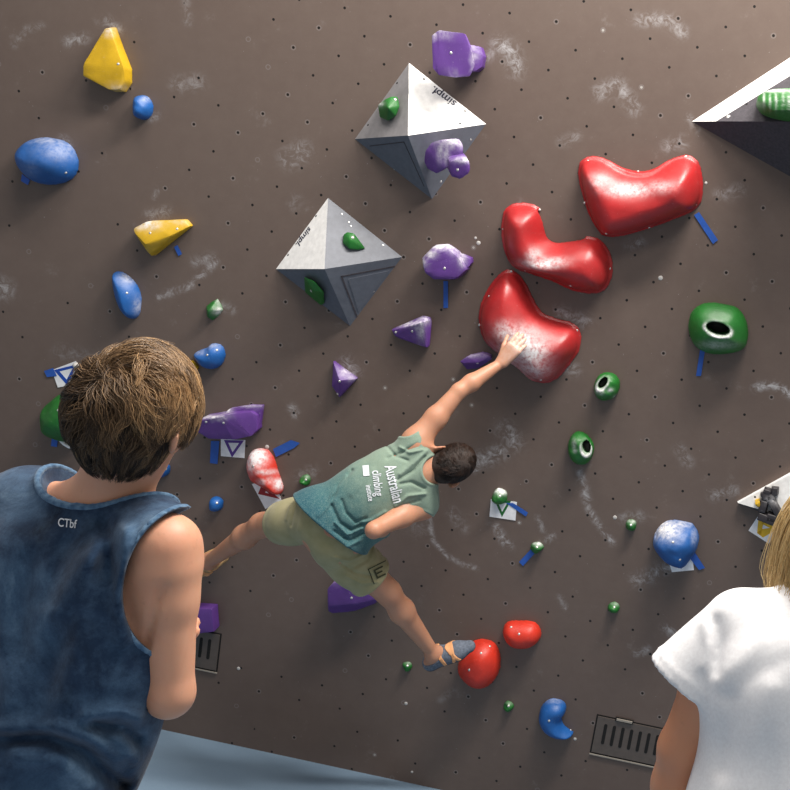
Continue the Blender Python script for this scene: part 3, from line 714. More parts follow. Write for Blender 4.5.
# large right-hand volume
P_ = {k: W(*v) for k, v in dict(a=(692, 121.5, 0), t=(900, -14, 0), b=(900, 238, 0), r=(900, 122, .42), m=(716, 121.3, .048), w=(900, 8, .10), k=(900, 122, 0)).items()}
root = mkempty('climbing_volume', (P_['a'] + P_['t'] + P_['b']) / 3); tag(root, 'dark grey wedge volume with a white top strip, cut off by the right edge', 'climbing volume')
def slab(name, keys, mat, par, t=.008):
    P = np.array([P_[k] for k in keys]); n = nrmz(np.cross(P[1] - P[0], P[2] - P[0])); n = n if n @ NW > 0 else -n
    V = np.concatenate([P, P - n * t]); k = len(P)
    Fc = [tuple(range(k)), tuple(range(2 * k - 1, k - 1, -1))] + [(i, (i + 1) % k, k + (i + 1) % k, k + i) for i in range(k)]
    o = mkobj(name, V, Fc, mat, par, smooth=False)
    bm = bmesh.new(); bm.from_mesh(o.data); bmesh.ops.recalc_face_normals(bm, faces=bm.faces[:]); bm.to_mesh(o.data); bm.free()
    return n
slab('white_strip', ['a', 'm', 'w', 't'], GREY['white'], root)
nC = slab('upper_panel', ['m', 'r', 'w'], GREY['dark'], root)
slab('lower_panel', ['a', 'b', 'r', 'm'], GREY['dark'], root)
slab('end_panel', ['t', 'w', 'r', 'b', 'k'], GREY['dark'], root)
FC = (P_['m'], P_['r'], nC)
gh = face_hold('big grooved green hold on the dark wedge volume at the right edge', FC,
          crop(680, 40, 5.2636, [(398, 350, .05), (405, 300, .06), (440, 270, .06), (500, 256, .05), (580, 252, .05), (640, 262, .05), (680, 300, .05), (690, 360, .05), (640, 425, .05), (560, 430, .05), (480, 412, .05), (425, 390, .05),
                             (440, 330, .12), (520, 300, .14), (620, 310, .14), (620, 370, .13), (480, 370, .12)]), foot=.95, bevel=.012,
          chalk=[(772, 90.5, 20, 1.6, .8), (764, 99, 1.1, 8, .6), (770, 101, 1, 8, .5), (776, 99, 1.1, 9, .6), (783, 100, 1, 9, .5), (789, 101, 1, 9, .6)])
for k, x in enumerate((761, 767, 773, 779.5, 786, 793)):
    pts = [W(x, 93.5 + (k == 0) * 3, .26), W(x + 1.2, 100, .27), W(x, 108, .27)]
v, f = disc(face_pt(FC, 746.5, 104), nC, .006, .003, 10, .001); mkobj('bolt_hole', v, f, HOLE, root)
v, f = disc(face_pt(FC, 728, 116.5), nC, .009, .003, 10, .001); mkobj('bolt', v, f, STEEL, root)

# white triangular volume with black hold, right edge
P_ = {k: W(*v) for k, v in dict(a=(738, 503, .025), b=(900, 414, .06), c=(900, 552, .14), a0=(740, 504, 0), b0=(900, 416, 0), c0=(900, 566, 0)).items()}
r2 = mkempty('climbing_volume', (P_['a0'] + P_['b0'] + P_['c0']) / 3); tag(r2, 'flat white triangular volume at the right edge, pointing left behind the blond hair', 'climbing volume')
nD = slab('front_panel', ['a', 'b', 'c'], GREY['white'], r2)
slab('lower_side', ['a0', 'a', 'c', 'c0'], GREY['dark'], r2); slab('upper_side', ['a0', 'a', 'b', 'b0'], GREY['white'], r2); slab('end_side', ['b0', 'b', 'c', 'c0'], GREY['white'], r2)  # lower side carries its shade as dark colour; the other sides are white
FD = (P_['a'], P_['b'], nD)
v, f = disc(face_pt(FD, 755, 497), nD, .005, .003, 10, .001); mkobj('bolt_hole', v, f, HOLE, r2)
def bars(label, segs, F, mat, wdt, out, name='climbing_hold'):
    ps = []
    for (x0, y0), (x1, y1), w0 in segs:
        p, q_ = face_pt(F, x0, y0), face_pt(F, x1, y1); d = nrmz(q_ - p); s = np.cross(F[2], d) * w0
        bm = hullbm([e + s * sg + F[2] * o_ for e in (p, q_) for sg, o_ in ((-1, -.004), (1, -.004), (-.75, out), (.75, out))], .004, 2, 1)
        ps.append(bm_arrays(bm)); bm.free()
    V, Fc = join(ps); o = mkobj(name, V, Fc, mat, chalk=chalkvals(V, [(771, 500, 5, 3, .5)])); tag(o, label, 'climbing hold'); return o
cr = lambda x, y: (730 + x / 8.783, 465 + y / 8.783)
bars('black star-shaped hold screwed on the white triangular volume', [(cr(300, 225), cr(330, 290), .02), (cr(300, 215), cr(365, 235), .016), (cr(400, 185), cr(395, 255), .017), (cr(330, 275), cr(395, 260), .017),
     (cr(330, 280), cr(385, 290), .02), (cr(310, 300), cr(285, 400), .02), (cr(365, 300), cr(440, 440), .018), (cr(255, 430), cr(430, 500), .022), (cr(330, 440), cr(440, 470), .022)], FD, BLACKR, .02, .05)
hull_hold('climbing_hold', 'tiny yellow hold poking out left of the black star-shaped hold', YEL, [([(755, 504.5, .09), (760, 502, .09), (760, 507, .09), (757, 507, .08)], 1.0, [(757, 505, .03)])], bevel=.003)

# --- cards, tape strips, plugs, vents
def flat_patch(name, quad, h, t, mat, parent=None, wobble=0):
    P = [W(x, y, h) for x, y in quad]; P2 = [W(x, y, h) + NW * t for x, y in quad]; k = len(P)
    return mkobj(name, P + P2, [tuple(range(k))[::-1], tuple(range(k, 2 * k))] + [(i, (i + 1) % k, k + (i + 1) % k, k + i) for i in range(k)], mat, parent, smooth=False)
def card(label, quad, ink, shapes):
    o = flat_patch('route_card', quad, .001, .0015, CARD); tag(o, label, 'card')
    for s in shapes: flat_patch('printed_mark', s, .0025, .0006, INKS[ink], o)
    return o
def vmark(a, b, c, w=.28):
    """hollow triangle a-b-c drawn as three bars"""
    a, b, c = map(np.array, (a, b, c)); g = (a + b + c) / 3; out = []
    for p, q_ in ((a, b), (b, c), (c, a)): out.append([tuple(p), tuple(q_), tuple(q_ + (g - q_) * w * 1.5), tuple(p + (g - p) * w * 1.5)])
    return out
card('white route card with a purple triangle, under the fin-shaped purple hold', [(221, 439), (245.5, 440), (244.5, 458), (221, 456)], 'purple', vmark((224, 440), (244, 440.5), (232, 457.5), .3))
card('white route card with a blue triangle, by the left edge', [(52, 370), (76, 361), (80, 383), (58, 387.5)], 'blue', vmark((54, 370), (78, 364), (67, 385), .3))
card('white route card with a dark red mark, below the chalk-caked red hold', [(252, 484), (274, 478), (281.5, 500), (265.5, 509)], 'red', vmark((258, 494), (280, 499), (262, 484), .55))
card('white route card with a green triangle, behind the small green foot hold', [(491, 499), (517, 502), (515.5, 520.5), (489.5, 516.5)], 'green', vmark((494, 499), (511, 501), (502, 517), .3))
card('white route card with a blue mark, under the chalky blue boulder hold', [(667, 557), (692, 555), (694, 570), (672, 572)], 'blue', vmark((672, 556), (690, 556), (681, 569), .34))
card('white route card with a yellow triangle, tucked beside the blond hair', crop(730, 465, 8.783, [(245, 450), (425, 548), (340, 690), (162, 575)]), 'yellow',
     [[(758.5, 517.5), (764, 520), (761, 535), (757, 533)], [(757, 533), (762, 529), (777, 527), (776, 530), (763, 537.5)], [(764, 520), (777, 527), (772, 529), (762, 524)]])
TL = [('blue tape strip slanting below the highest red bean volume', [(694, 215), (699, 212), (718, 240), (713, 244)]),
      ('short blue tape strip hanging under the big green pocket dome', [(700, 350), (705, 350), (701, 376), (696, 376)]),
      ('thin blue tape strip under the rounded purple hold', [(443.5, 281), (448, 281), (448, 308), (443.5, 308)]),
      ('wide vertical blue tape strip beside the purple-marked card', [(211, 441), (219.5, 441), (217.5, 464), (210, 463)]),
      ('slanting blue tape strip right of the chalk-caked red hold', [(273, 449), (291, 440), (300, 443), (294, 448), (276, 457)]),
      ('blue tape strip crossing the green-marked card', [(506, 503), (513, 503), (528, 512.5), (526, 516.5)]),
      ('blue tape strip running down-left from a small green foot hold', [(519, 562), (531, 549), (536, 552), (523, 566)]),
      ('blue tape strip right of the blue-marked card by the boulder hold', [(688, 556), (694, 551), (705, 568), (699, 570)]),
      ('small blue tape end below the faceted yellow hold', [(174, 247), (177.5, 245), (182, 254), (178.5, 256)]),
      ('faded blue tape strip at the left of the blue-marked card', [(44, 371), (53, 368), (57, 376), (47, 377)]),
      ('short blue tape strip under the half-hidden green hold', [(52, 436), (58, 438), (57, 447), (51, 446)]),
      ('small faded blue tape piece below the big blue oval', [(22, 174), (30, 180), (28, 185), (21, 181)])]
for lab, qd in TL: tag(flat_patch('tape_strip', qd, .0034, .0006, TAPE), lab, 'tape')
PLUG = simple('filler_plug', (190, 186, 182), .7, bump=0)
for x, y, r, lab in [(660.5, 278, 2.4, 'white filler plug right of the middle red bean volume'), (478.5, 243, 2.2, 'white ringed plug, left of the middle red bean volume'), (475.5, 238, 1.4, 'small white plug beside the ringed plug'),
                  (615, 517.5, 2.2, 'white plug beside the tiny green foot hold'), (238.5, 668.5, 2, 'pale plug right of the left vent'), (406, 703.5, 1.9, 'pale plug below the climber\'s right heel'), (706, 183, 1.5, 'small white plug right of the highest red bean volume'),
                  (267, 447, 2.3, 'grey plug just above the chalk-caked red hold'), (575, 739, 1.8, 'pale plug below the blue crescent hold'), (412, 772, 1.5, 'pale plug near the foot of the wall')]:
    v, f = disc(W(x, y), NW, r / 233, .002, 12, .0015); tag(mkobj('filler_plug', v, f, PLUG), lab, 'plug')
v, f = disc(W(76, 365.5), NW, .016, .002, 12, .012); tag(mkobj('wall_bolt', v, f, PLUG), 'pale round bolt head at the top right corner of the blue-marked card', 'bolt')
# chalk-white ring hanging under the half-hidden green hold
rp = [W(60 + x, 436 + y, .03) for x, y in ((-1, 0), (0, 4), (4, 8), (9, 11), (14, 12), (20, 12), (24, 9))]
def tube(pts, r, seg=8):
    V = []; F = []; pts = [np.array(p) for p in pts]
    rr = r if hasattr(r, '__len__') else [r] * len(pts)
    for i, p in enumerate(pts):
        t = nrmz(pts[min(i + 1, len(pts) - 1)] - pts[max(i - 1, 0)]); a = nrmz(np.cross(t, [.3, .2, 1])); b = np.cross(t, a)
        for k in range(seg):
            w_ = 2 * math.pi * k / seg; V.append(p + (a * math.cos(w_) + b * math.sin(w_)) * rr[i])
    for i in range(len(pts) - 1):
        for k in range(seg): F.append((i * seg + k, i * seg + (k + 1) % seg, (i + 1) * seg + (k + 1) % seg, (i + 1) * seg + k))
    F += [tuple(range(seg))[::-1], tuple(range((len(pts) - 1) * seg, len(pts) * seg))]
    return np.array(V), F
v, f = tube(rp, .007); tag(mkobj('rope_loop', v, f, CARD), 'pale curved loop below the half-hidden green hold', 'loop')
VENTM = simple('vent_paint', (88, 78, 72), .5, bump=.2); SEAM = simple('seam_shadow_gap', (16, 14, 14), .9, bump=0); LIP = simple('vent_edge', (150, 142, 132), .6, bump=0)
def wbox(u0, u1, v0, v1, h0, h1):
    P = [wl(u, v, h) for h in (h0, h1) for u, v in ((u0, v0), (u1, v0), (u1, v1), (u0, v1))]
    return P, [(0, 1, 2, 3), (7, 6, 5, 4), (0, 4, 5, 1), (1, 5, 6, 2), (2, 6, 7, 3), (3, 7, 4, 0)]
def capsule_poly(u, v0, v1, r, h0, h1, n=6):
    P = []; 
    for c, s in ((v0, -1), (v1, 1)):
        for k in range(n + 1):
            t = math.pi * k / n; P.append((u + s * -r * math.cos(t) * 1, c + s * r * math.sin(t)))
    k = len(P); V = [wl(a, b, h0) for a, b in P] + [wl(a, b, h1) for a, b in P]
    return V, [tuple(range(k)), tuple(range(2 * k - 1, k - 1, -1))] + [(i, k + i, k + (i + 1) % k, (i + 1) % k) for i in range(k)]
def vent(label, u0, u1, v0, v1, first, n, latch=None):
    root = mkempty('wall_vent', wl((u0 + u1) / 2, (v0 + v1) / 2)); tag(root, label, 'vent')
    v, f = wbox(u0, u1, v0, v1, 0, .0015); mkobj('seam', v, f, SEAM, root, smooth=False)
    v, f = wbox(u0 + .007, u1 - .007, v0 + .007, v1 - .009, .001, .005); mkobj('cover', v, f, VENTM, root, smooth=False)
    v, f = wbox(u0, u1, v1, v1 + .006, 0, .006); mkobj('lower_lip', v, f, LIP, root, smooth=False)
    for k in range(n):
        v, f = capsule_poly(first + k * .0413, v0 + .045, v0 + .135, .0075, .0045, .0062); mkobj('slot', v, f, SEAM, root, smooth=False)
    if latch:
        v, f = wbox(latch, latch + .085, v0 - .009, v0 + .012, .003, .007); mkobj('latch_recess', v, f, SEAM, root, smooth=False)
        v, f = wbox(latch + .006, latch + .08, v0 - .004, v0 + .006, .006, .012); mkobj('latch', v, f, LIP, root, smooth=False)
vent('wall vent with a row of dark slots and a latch, low beside the white shirt', .711, 1.31, 3.05, 3.252, .762, 13, .80)
vent('wall vent mostly hidden behind the boy\'s bare arm', -1.71, -1.112, 3.045, 3.247, -1.66, 13)

# ================================================================== PEOPLE
def skin_mat(name, rgb, red=(190, 96, 70)):
    b = NB(name); n = b.noise(7, 4); n2 = b.noise(60, 4, .6)
    c = b.mix(b.mr(n, .35, .75, 0, .3), srgb(*rgb), srgb(*red)); c2 = b.mix(b.mr(n2, .62, .75, 0, .25), c, srgb(*[x * .8 for x in rgb]))
    ch = b.math('MULTIPLY', b.attr('chalk'), b.mr(b.noise(90, 4), .3, .6, .5, 1.1))
    b.set(b.b.inputs['Base Color'], b.mix(b.math('MINIMUM', ch, .85), c2, srgb(238, 222, 214)))
    b.b.inputs['Roughness'].default_value = .5; b.b.inputs['Subsurface Weight'].default_value = .18
    b.b.inputs['Subsurface Radius'].default_value = (.01, .004, .002); b.b.inputs['Subsurface Scale'].default_value = 1.0
    b.bump(b.noise(320, 3), .12, .001); return b.m
def cloth_mat(name, fn, weave=900, rough=.9, wr=.25):
    b = NB(name); b.set(b.b.inputs['Base Color'], fn(b)); b.b.inputs['Roughness'].default_value = rough
    b.b.inputs['Specular IOR Level'].default_value = .15; b.b.inputs['Sheen Weight'].default_value = .15
    h = b.math('ADD', b.math('MULTIPLY', b.noise(weave, 2), .15), b.noise(22, 5, .6, dist=.6))
    b.bump(h, wr, .006); return b.m
def hair_mat(name, dark, lite):
    b = NB(name); t = b.attr('tone')
    b.set(b.b.inputs['Base Color'], b.ramp(t, [(0, srgb(*dark)), (.5, srgb(*[(a + c) / 2 for a, c in zip(dark, lite)])), (1, srgb(*lite))]))
    b.b.inputs['Roughness'].default_value = .42; b.b.inputs['Specular IOR Level'].default_value = .45; return b.m

def frame(fwd, up):
    F_ = nrmz(fwd); R_ = nrmz(np.cross(F_, up)); U_ = np.cross(R_, F_); return np.array([R_, F_, U_])
def head_sdf(P, C, A, s=1.0, ears=True):
    """C centre of the skull, A rows right, forward, up"""
    L = lambda r, f, u: C + (A[0] * r + A[1] * f + A[2] * u) * s
    d = ell(P, L(0, -.008, .018), A, np.array((.074, .094, .088)) * s)
    d = smin(d, ell(P, L(0, .03, -.045), A, np.array((.056, .062, .075)) * s), .03 * s)
    d = smin(d, ell(P, L(0, .066, -.098), A, np.array((.024, .02, .018)) * s), .02 * s)
    d = smin(d, cap(P, L(0, .088, .002), L(0, .108, -.034), .009 * s, .013 * s), .012 * s)
    for x in (-1, 1):
        d = smin(d, cap(P, L(.012 * x, .086, .018), L(.05 * x, .07, .016), .009 * s, .008 * s), .012 * s)
        d = smin(d, ell(P, L(.042 * x, .06, -.03), A, np.array((.022, .02, .018)) * s), .02 * s)
        d = smax(d, -ell(P, L(.03 * x, .1, -.002), A, np.array((.016, .02, .011)) * s), .006 * s)
        d = smin(d, cap(P, L(.012 * x, .1, -.038), L(.006 * x, .1, -.036), .008 * s, .007 * s), .005 * s)
        if ears:
            e = ell(P, L(.079 * x, -.012, -.014), np.array([nrmz(A[0] - x * A[1] * -.5), nrmz(A[1] - x * A[0] * .5 * -1), A[2]]), np.array((.009, .021, .033)) * s)
            e = smax(e, -ell(P, L(.088 * x, -.008, -.01), A, np.array((.008, .011, .02)) * s), .004 * s)
            d = smin(d, e, .006 * s)
    d = smin(d, cap(P, L(-.02, .089, -.066), L(.02, .089, -.066), .008 * s, .008 * s), .006 * s)
    d = smin(d, cap(P, L(-.016, .087, -.078), L(.016, .087, -.078), .009 * s, .009 * s), .006 * s)
    return d
def eyes(parent, C, A, s=1.0):
    W_ = simple('eye_white', (225, 222, 218), .2, bump=0); I_ = simple('iris', (60, 42, 30), .2, bump=0)
    for x in (-1, 1):
        c = C + (A[0] * .03 * x + A[1] * .075 + A[2] * -.002) * s
        v, f = surf_nets(lambda P: ell(P, c, A, np.array((.0125,) * 3) * s), c - .016, c + .016, .002); e = mkobj('eye', v, f, W_, parent)
        c2 = c + A[1] * .0085 * s; v, f = surf_nets(lambda P: ell(P, c2, A, np.array((.006, .0045, .006)) * s), c2 - .009, c2 + .009, .0015); mkobj('iris', v, f, I_, e)
def hand_prims(wrist, d, n, side, s=1.0, curl=(.5, .6, .5), spread=.12, thumb=.5, thumb_curl=.3):
    """wrist point, direction d of the palm, n = back-of-hand normal, side = +1/-1 where the thumb leaves (along cross(d,n))"""
    d = nrmz(d); n = nrmz(n - (n @ d) * d); t = np.cross(d, n) * side; out = []
    P0 = wrist
    for k, (o, w) in enumerate(((.027, .8), (.009, 1), (-.009, 1), (-.026, .85))):
        out.append((P0 + t * o * .55 * s, P0 + d * .082 * s * (1 if k else .97) + t * o * s, .0155 * s, .0125 * s, .012))
    fl = ((.042, .025, .021), (.046, .029, .022), (.043, .027, .022), (.034, .021, .019))
    for k, o in enumerate((.027, .009, -.009, -.026)):
        p = P0 + d * .082 * s * (1, 1.02, .99, .93)[k] + t * o * s; a = 0; dd = d + t * spread * (1.5 - k) * .5; dd = nrmz(dd)
        for j in range(3):
            a += curl[j] * (1, 1, 1.03, 1.1)[k]; q = p + (dd * math.cos(a) - n * math.sin(a)) * fl[k][j] * s
            out.append((p, q, (.0098 - .001 * j) * s, (.009 - .001 * j) * s, .003)); p = q
    b = P0 + d * .022 * s + t * .022 * s - n * .006 * s
    td = nrmz(d * math.cos(thumb) + t * math.sin(thumb) - n * .25); q = b + td * .043 * s; out.append((b, q, .0135 * s, .0115 * s, .008))
    td = nrmz(td - n * thumb_curl - t * thumb_curl * .4); q2 = q + td * .032 * s; out.append((q, q2, .011 * s, .0095 * s, .003))
    td = nrmz(td - n * thumb_curl); out.append((q2, q2 + td * .024 * s, .0098 * s, .0078 * s, .003))
    return out
def caps_sdf(P, L, d=None):
    for e in L:
        sq = e[5] if len(e) > 5 else None
        d = smin(d, cap(P, e[0], e[1], e[2], e[3], sq), e[4]) if d is not None else cap(P, e[0], e[1], e[2], e[3], sq)
    return d
def foot_prims(ankle, toe_dir, up, s=1.0, pad=0.0):
    td = nrmz(toe_dir); h = ankle - up * .06 * s - td * .035 * s; sd = np.cross(td, up)
    return [(ankle, h, .036 * s + pad, .032 * s + pad, .02), (h, h + td * .14 * s - up * .004 * s, .034 * s + pad, .04 * s + pad, .02, (up, 1.25)),
            (ankle - up * .02 * s, h + td * .13 * s, .036 * s + pad, .03 * s + pad, .03), (h + td * .14 * s, h + td * .2 * s - up * .008 * s, .04 * s + pad, .026 * s + pad, .02, (up, 1.35))]
def part(name, f, lo, hi, h, mat, parent, chalk=None, lip=1.8, label=None):
    v, fc = surf_nets(f, np.array(lo), np.array(hi), h, lip=lip)
    o = mkobj(name, v, fc, mat, parent, chalk=None if chalk is None else chalkvals(v, chalk))
    if label: o['label'] = label
    return o
def bounds(pts, pad):
    p = np.array(pts); return p.min(0) - pad, p.max(0) + pad

def strands(name, C, A, rad, n, length, flow, keep, mat, parent, r=.0007, steps=9, lift=.012, seed=1, clumps=160, tone=lambda d, t, r_: t, clump=.6, curl=0.0, wave=0.0, flare=0.0):
    """rooted on the skull ellipsoid; d directions are in head axes (right, forward, up)"""
    g = np.random.default_rng(seed); d = g.normal(size=(n * 3, 3)); d /= np.linalg.norm(d, axis=1)[:, None]; d = d[keep(d)][:n]; n = len(d)
    L = length(d) * g.uniform(.75, 1.1, n); li = lift * g.uniform(.25, 1.15, n) ** .8
    cd = d[g.integers(0, n, clumps)]; ci = np.argmax(d @ cd.T, 1)
    jit = g.normal(size=(clumps, 3)) * curl
    def march(d0, L, li, j):
        p = d0 * rad; out = [p]; dirs = d0.copy()
        for k in range(steps - 1):
            u = p / np.linalg.norm(p / rad, axis=1)[:, None] ; nn = (u / rad ** 2); nn /= np.linalg.norm(nn, axis=1)[:, None]
            fl = flow(nn, k / (steps - 1)) + j * (1 + 0 * L[:, None])
            if wave: fl = fl + np.cross(nn, fl) * (wave * np.sin(k * 1.3 + j[:, :1] * 40))
            fl = fl - (fl * nn).sum(1)[:, None] * nn * .97; fl /= np.linalg.norm(fl, axis=1)[:, None] + 1e-9
            if flare: fl = fl + nn * [1, 1, 0] * flare * (k / (steps - 1)) ** 3
            p = p + fl * (L / (steps - 1))[:, None]
            tt = (k + 1) / (steps - 1); s_ = 1 + (li * math.sin(min(tt * 2.0, 1.57) * 1.0)) / rad.mean()
            sc_ = np.linalg.norm(p / rad, axis=1)
            tgt = np.where(sc_ < s_, s_, np.minimum(sc_, s_ + .35)); p = p * (tgt / sc_)[:, None]
            out.append(p)
        return np.stack(out, 1)
    rad = np.asarray(rad, float)
    p = march(d, L, li, jit[ci] + g.normal(size=(n, 3)) * .07)
    pc = march(cd, length(cd), np.full(clumps, lift), jit)
    t = np.linspace(0, 1, steps)[None, :, None]
    p = p + (pc[ci] - p) * (t ** 1.5) * clump * g.uniform(.3, 1, (n, 1, 1))
    P = C + p @ A
    tn = np.gradient(P, axis=1); tn /= np.linalg.norm(tn, axis=2)[..., None] + 1e-9
    rd = P - C; sd = np.cross(tn, rd); sd /= np.linalg.norm(sd, axis=2)[..., None] + 1e-9; up = np.cross(sd, tn)
    rr = r * (1 - .75 * t) * g.uniform(.7, 1.3, (n, 1, 1))
    V = np.stack([P + sd * rr, P - sd * rr, P + up * rr * 1.2], 2).reshape(-1, 3)
    base = np.arange(n)[:, None] * steps * 3; F = []
    k = (np.arange(steps - 1) * 3)[None]
    for a, b_ in ((0, 2), (2, 1), (1, 0)):
        F.append(np.stack([base + k + a, base + k + b_, base + k + 3 + b_, base + k + 3 + a], -1).reshape(-1, 4))
    F = np.concatenate(F); me = bpy.data.meshes.new(name); og = np.array(parent['_o'])
    me.vertices.add(len(V)); me.vertices.foreach_set('co', (V - og).ravel()); me.loops.add(F.size); me.loops.foreach_set('vertex_index', F.ravel())
    me.polygons.add(len(F)); me.polygons.foreach_set('loop_start', np.arange(0, F.size, 4)); me.polygons.foreach_set('loop_total', np.full(len(F), 4))
    me.polygons.foreach_set('use_smooth', [True] * len(F))
    me.update(calc_edges=True); me.materials.append(mat)
    tv = np.clip(tone(d, 0, 0) + g.normal(size=n) * .13 + g.normal(size=clumps)[ci] * .13, 0, 1)
    tv = np.repeat((tv[:, None] * (.75 + .35 * np.linspace(0, 1, steps)[None])).reshape(-1), 3)
    a = me.attributes.new('tone', 'FLOAT', 'POINT'); a.data.foreach_set('value', tv.astype(np.float32))
    o = bpy.data.objects.new(name, me); COL.objects.link(o); o.parent = parent; o['_o'] = parent['_o']; return o

def drape(name, V2, F, cxy, xd, yd, bvh, mat, parent, off=.0016, lim=None):
    """cloth print: a flat shape laid on the garment below it"""
    out = []; ok = []
    for v in V2:
        px, py = cxy[0] + xd[0] * v[0] + yd[0] * v[1], cxy[1] + xd[1] * v[0] + yd[1] * v[1]
        loc, nr, _, _ = hit(bvh, px, py)
        if loc is None: ok.append(False); out.append((0, 0, 0)); continue
        r = nrmz(ray(px, py)); ok.append(True); out.append(np.array(loc) - r * off)
    F = [f for f in F if all(ok[i] for i in f)]
    if F: return mkobj(name, np.array(out), F, mat, parent, smooth=False)

UP = np.array([0, 0, 1.0])
# ------------------------------------------------------------------ boy in the blue tank top (left, seen from behind)
def boy():
    SK = skin_mat('boy_skin', (216, 160, 130), (192, 108, 80))
    yaw = math.radians(14); R_ = np.array([math.cos(yaw), -math.sin(yaw), 0]); F_ = np.array([math.sin(yaw), math.cos(yaw), 0])
    c7 = D(95, 497, 1.80); z7 = c7[2]
    T = lambda r, f, z: c7 + R_ * r + F_ * f + UP * z
    hc = D(135, 417, 1.77); hA = frame(F_ * 1 + UP * .12 - R_ * .22, UP)
    neck = [(T(0, .035, -.04), hc + hA[1] * -.012 + hA[2] * -.04, .062, .054, .03)]
    shR, shL = D(165, 548, 1.73), T(-.17, .03, -.045)
    elR = D(170, 694, 1.74)
    # forearm folded up in front, hand at chest height
    wrR = D(158, 652, 1.97)
    elL = T(-.25, .12, -.33); wrL = elL + F_ * .15 + UP * .10 - R_ * .0
    hipR, hipL = T(.085, .03, -.60), T(-.085, .03, -.60)
    fz = .0; kR, kL = np.array([hipR[0] + .02, hipR[1] + .02, .46]), np.array([hipL[0] - .02, hipL[1] + .03, .46])
    aR, aL = np.array([kR[0] + .01, kR[1] - .03, .075]), np.array([kL[0] - .01, kL[1] - .01, .075])
    toe = nrmz(F_ + R_ * .15); toe2 = nrmz(F_ - R_ * .2)
    trunk = [(T(-.075, .04, -.17), T(.075, .04, -.17), .108, .108, .05, (F_, 1.25)), (T(0, .04, -.2), T(0, .045, -.42), .15, .128, .08, (F_, 1.35)),
             (T(0, .045, -.42), T(0, .045, -.56), .128, .15, .06, (F_, 1.3)), (T(0, .02, -.03), T(.15, .02, -.06), .052, .05, .05), (T(0, .02, -.03), T(-.15, .03, -.05), .052, .05, .05),
             (T(.10, .0, -.14), T(.115, .01, -.26), .06, .05, .06), (T(-.10, .0, -.14), T(-.115, .01, -.26), .06, .05, .06)]
    arms = []
    for s_, e_, w_ in ((shR, elR, wrR), (shL, elL, wrL)):
        m = s_ + (e_ - s_) * .35
        arms += [(s_, s_ + (e_ - s_) * .12, .053, .055, .04), (m, e_, .047, .037, .018), (s_, m, .05, .048, .018), (e_, e_ + (w_ - e_) * .3, .037, .04, .015), (e_ + (w_ - e_) * .3, w_, .04, .026, .02)]
    hR = hand_prims(wrR, nrmz(D(186, 612, 1.97) - wrR), nrmz(F_ * .3 - UP * .2 - R_ * .5), 1, .95, (1.3, 1.5, .9))
    hL = hand_prims(wrL, nrmz(F_ * .7 + UP * .5 + R_ * .1), nrmz(F_ * .5 + UP * .6), 1, .95, (.3, .5, .4))
    legs = []
    for h_, k_, a_, t_ in ((hipR, kR, aR, toe), (hipL, kL, aL, toe2)):
        legs += [(h_, k_, .085, .055, .05), (k_, k_ + (a_ - k_) * .3, .052, .056, .03), (k_ + (a_ - k_) * .3, a_, .055, .034, .03)] + foot_prims(a_, t_, UP)
    allp = neck + trunk + arms + hR + hL + legs
    cre = [D(x, y, 1.7) for x, y in ((163, 588), (153, 618), (148, 645))]; vc = nrmz(ray(155, 615)).astype(np.float32)
    def body(P):
        d = head_sdf(P, hc, hA); d = caps_sdf(P, allp, d)
        q = P - ((P - cre[0]) @ vc)[:, None] * vc; pp = [p - ((p - cre[0]) @ vc) * vc for p in cre]
        return d + .008 * np.exp(-(poly_line(q, pp) / .007) ** 2)
    ends = [x for e in allp for x in (e[0], e[1])] + [hc + UP * .12, hc - UP * .1]
    lo, hi = bounds(ends, .1); lo[2] = max(lo[2], -.005)
    vz, fz_ = surf_nets(body, lo, hi, .006, lip=2.0)
    vz[:, 2] = np.maximum(vz[:, 2], 0)
    root = mkobj('person', vz, fz_, SK, origin=((aR + aL) / 2 * [1, 1, 0]), chalk=np.zeros(len(vz)))
    tag(root, 'person with tousled brown hair in a blue sleeveless top, seen from behind', 'person')
    eyes(root, hc, hA)
    # shirt
    up_ = lambda P: P
    folds = [((8, 600), (20, 790)), ]
    fold_px = [([(100, 545), (75, 575), (55, 610)], .02, .010), ([(66, 545), (50, 600)], .018, -.006), ([(62, 640), (44, 700), (28, 740)], .02, -.006), ([(125, 530), (118, 600), (122, 640)], .012, .008), ([(105, 520), (108, 580)], .012, -.008), ([(88, 560), (78, 640), (60, 700)], .02, .008),
               ([(0, 738), (50, 737), (85, 752), (105, 775), (125, 795)], .011, -.014), ([(0, 728), (55, 726), (92, 738), (120, 760)], .014, .012), ([(20, 752), (60, 760), (90, 790)], .018, .010), ([(85, 715), (120, 712), (140, 720)], .012, .010), ([(95, 725), (125, 732), (138, 745)], .009, -.010), ([(0, 640), (10, 700)], .02, .008), ([(30, 560), (15, 650)], .02, -.008),
               ([(120, 735), (138, 765)], .01, .008), ([(115, 750), (128, 775)], .008, -.004)]
    folds = [([D(x, y, 1.66) for x, y in pl], w, a) for pl, w, a in fold_px]
    vd = nrmz(ray(90, 620))
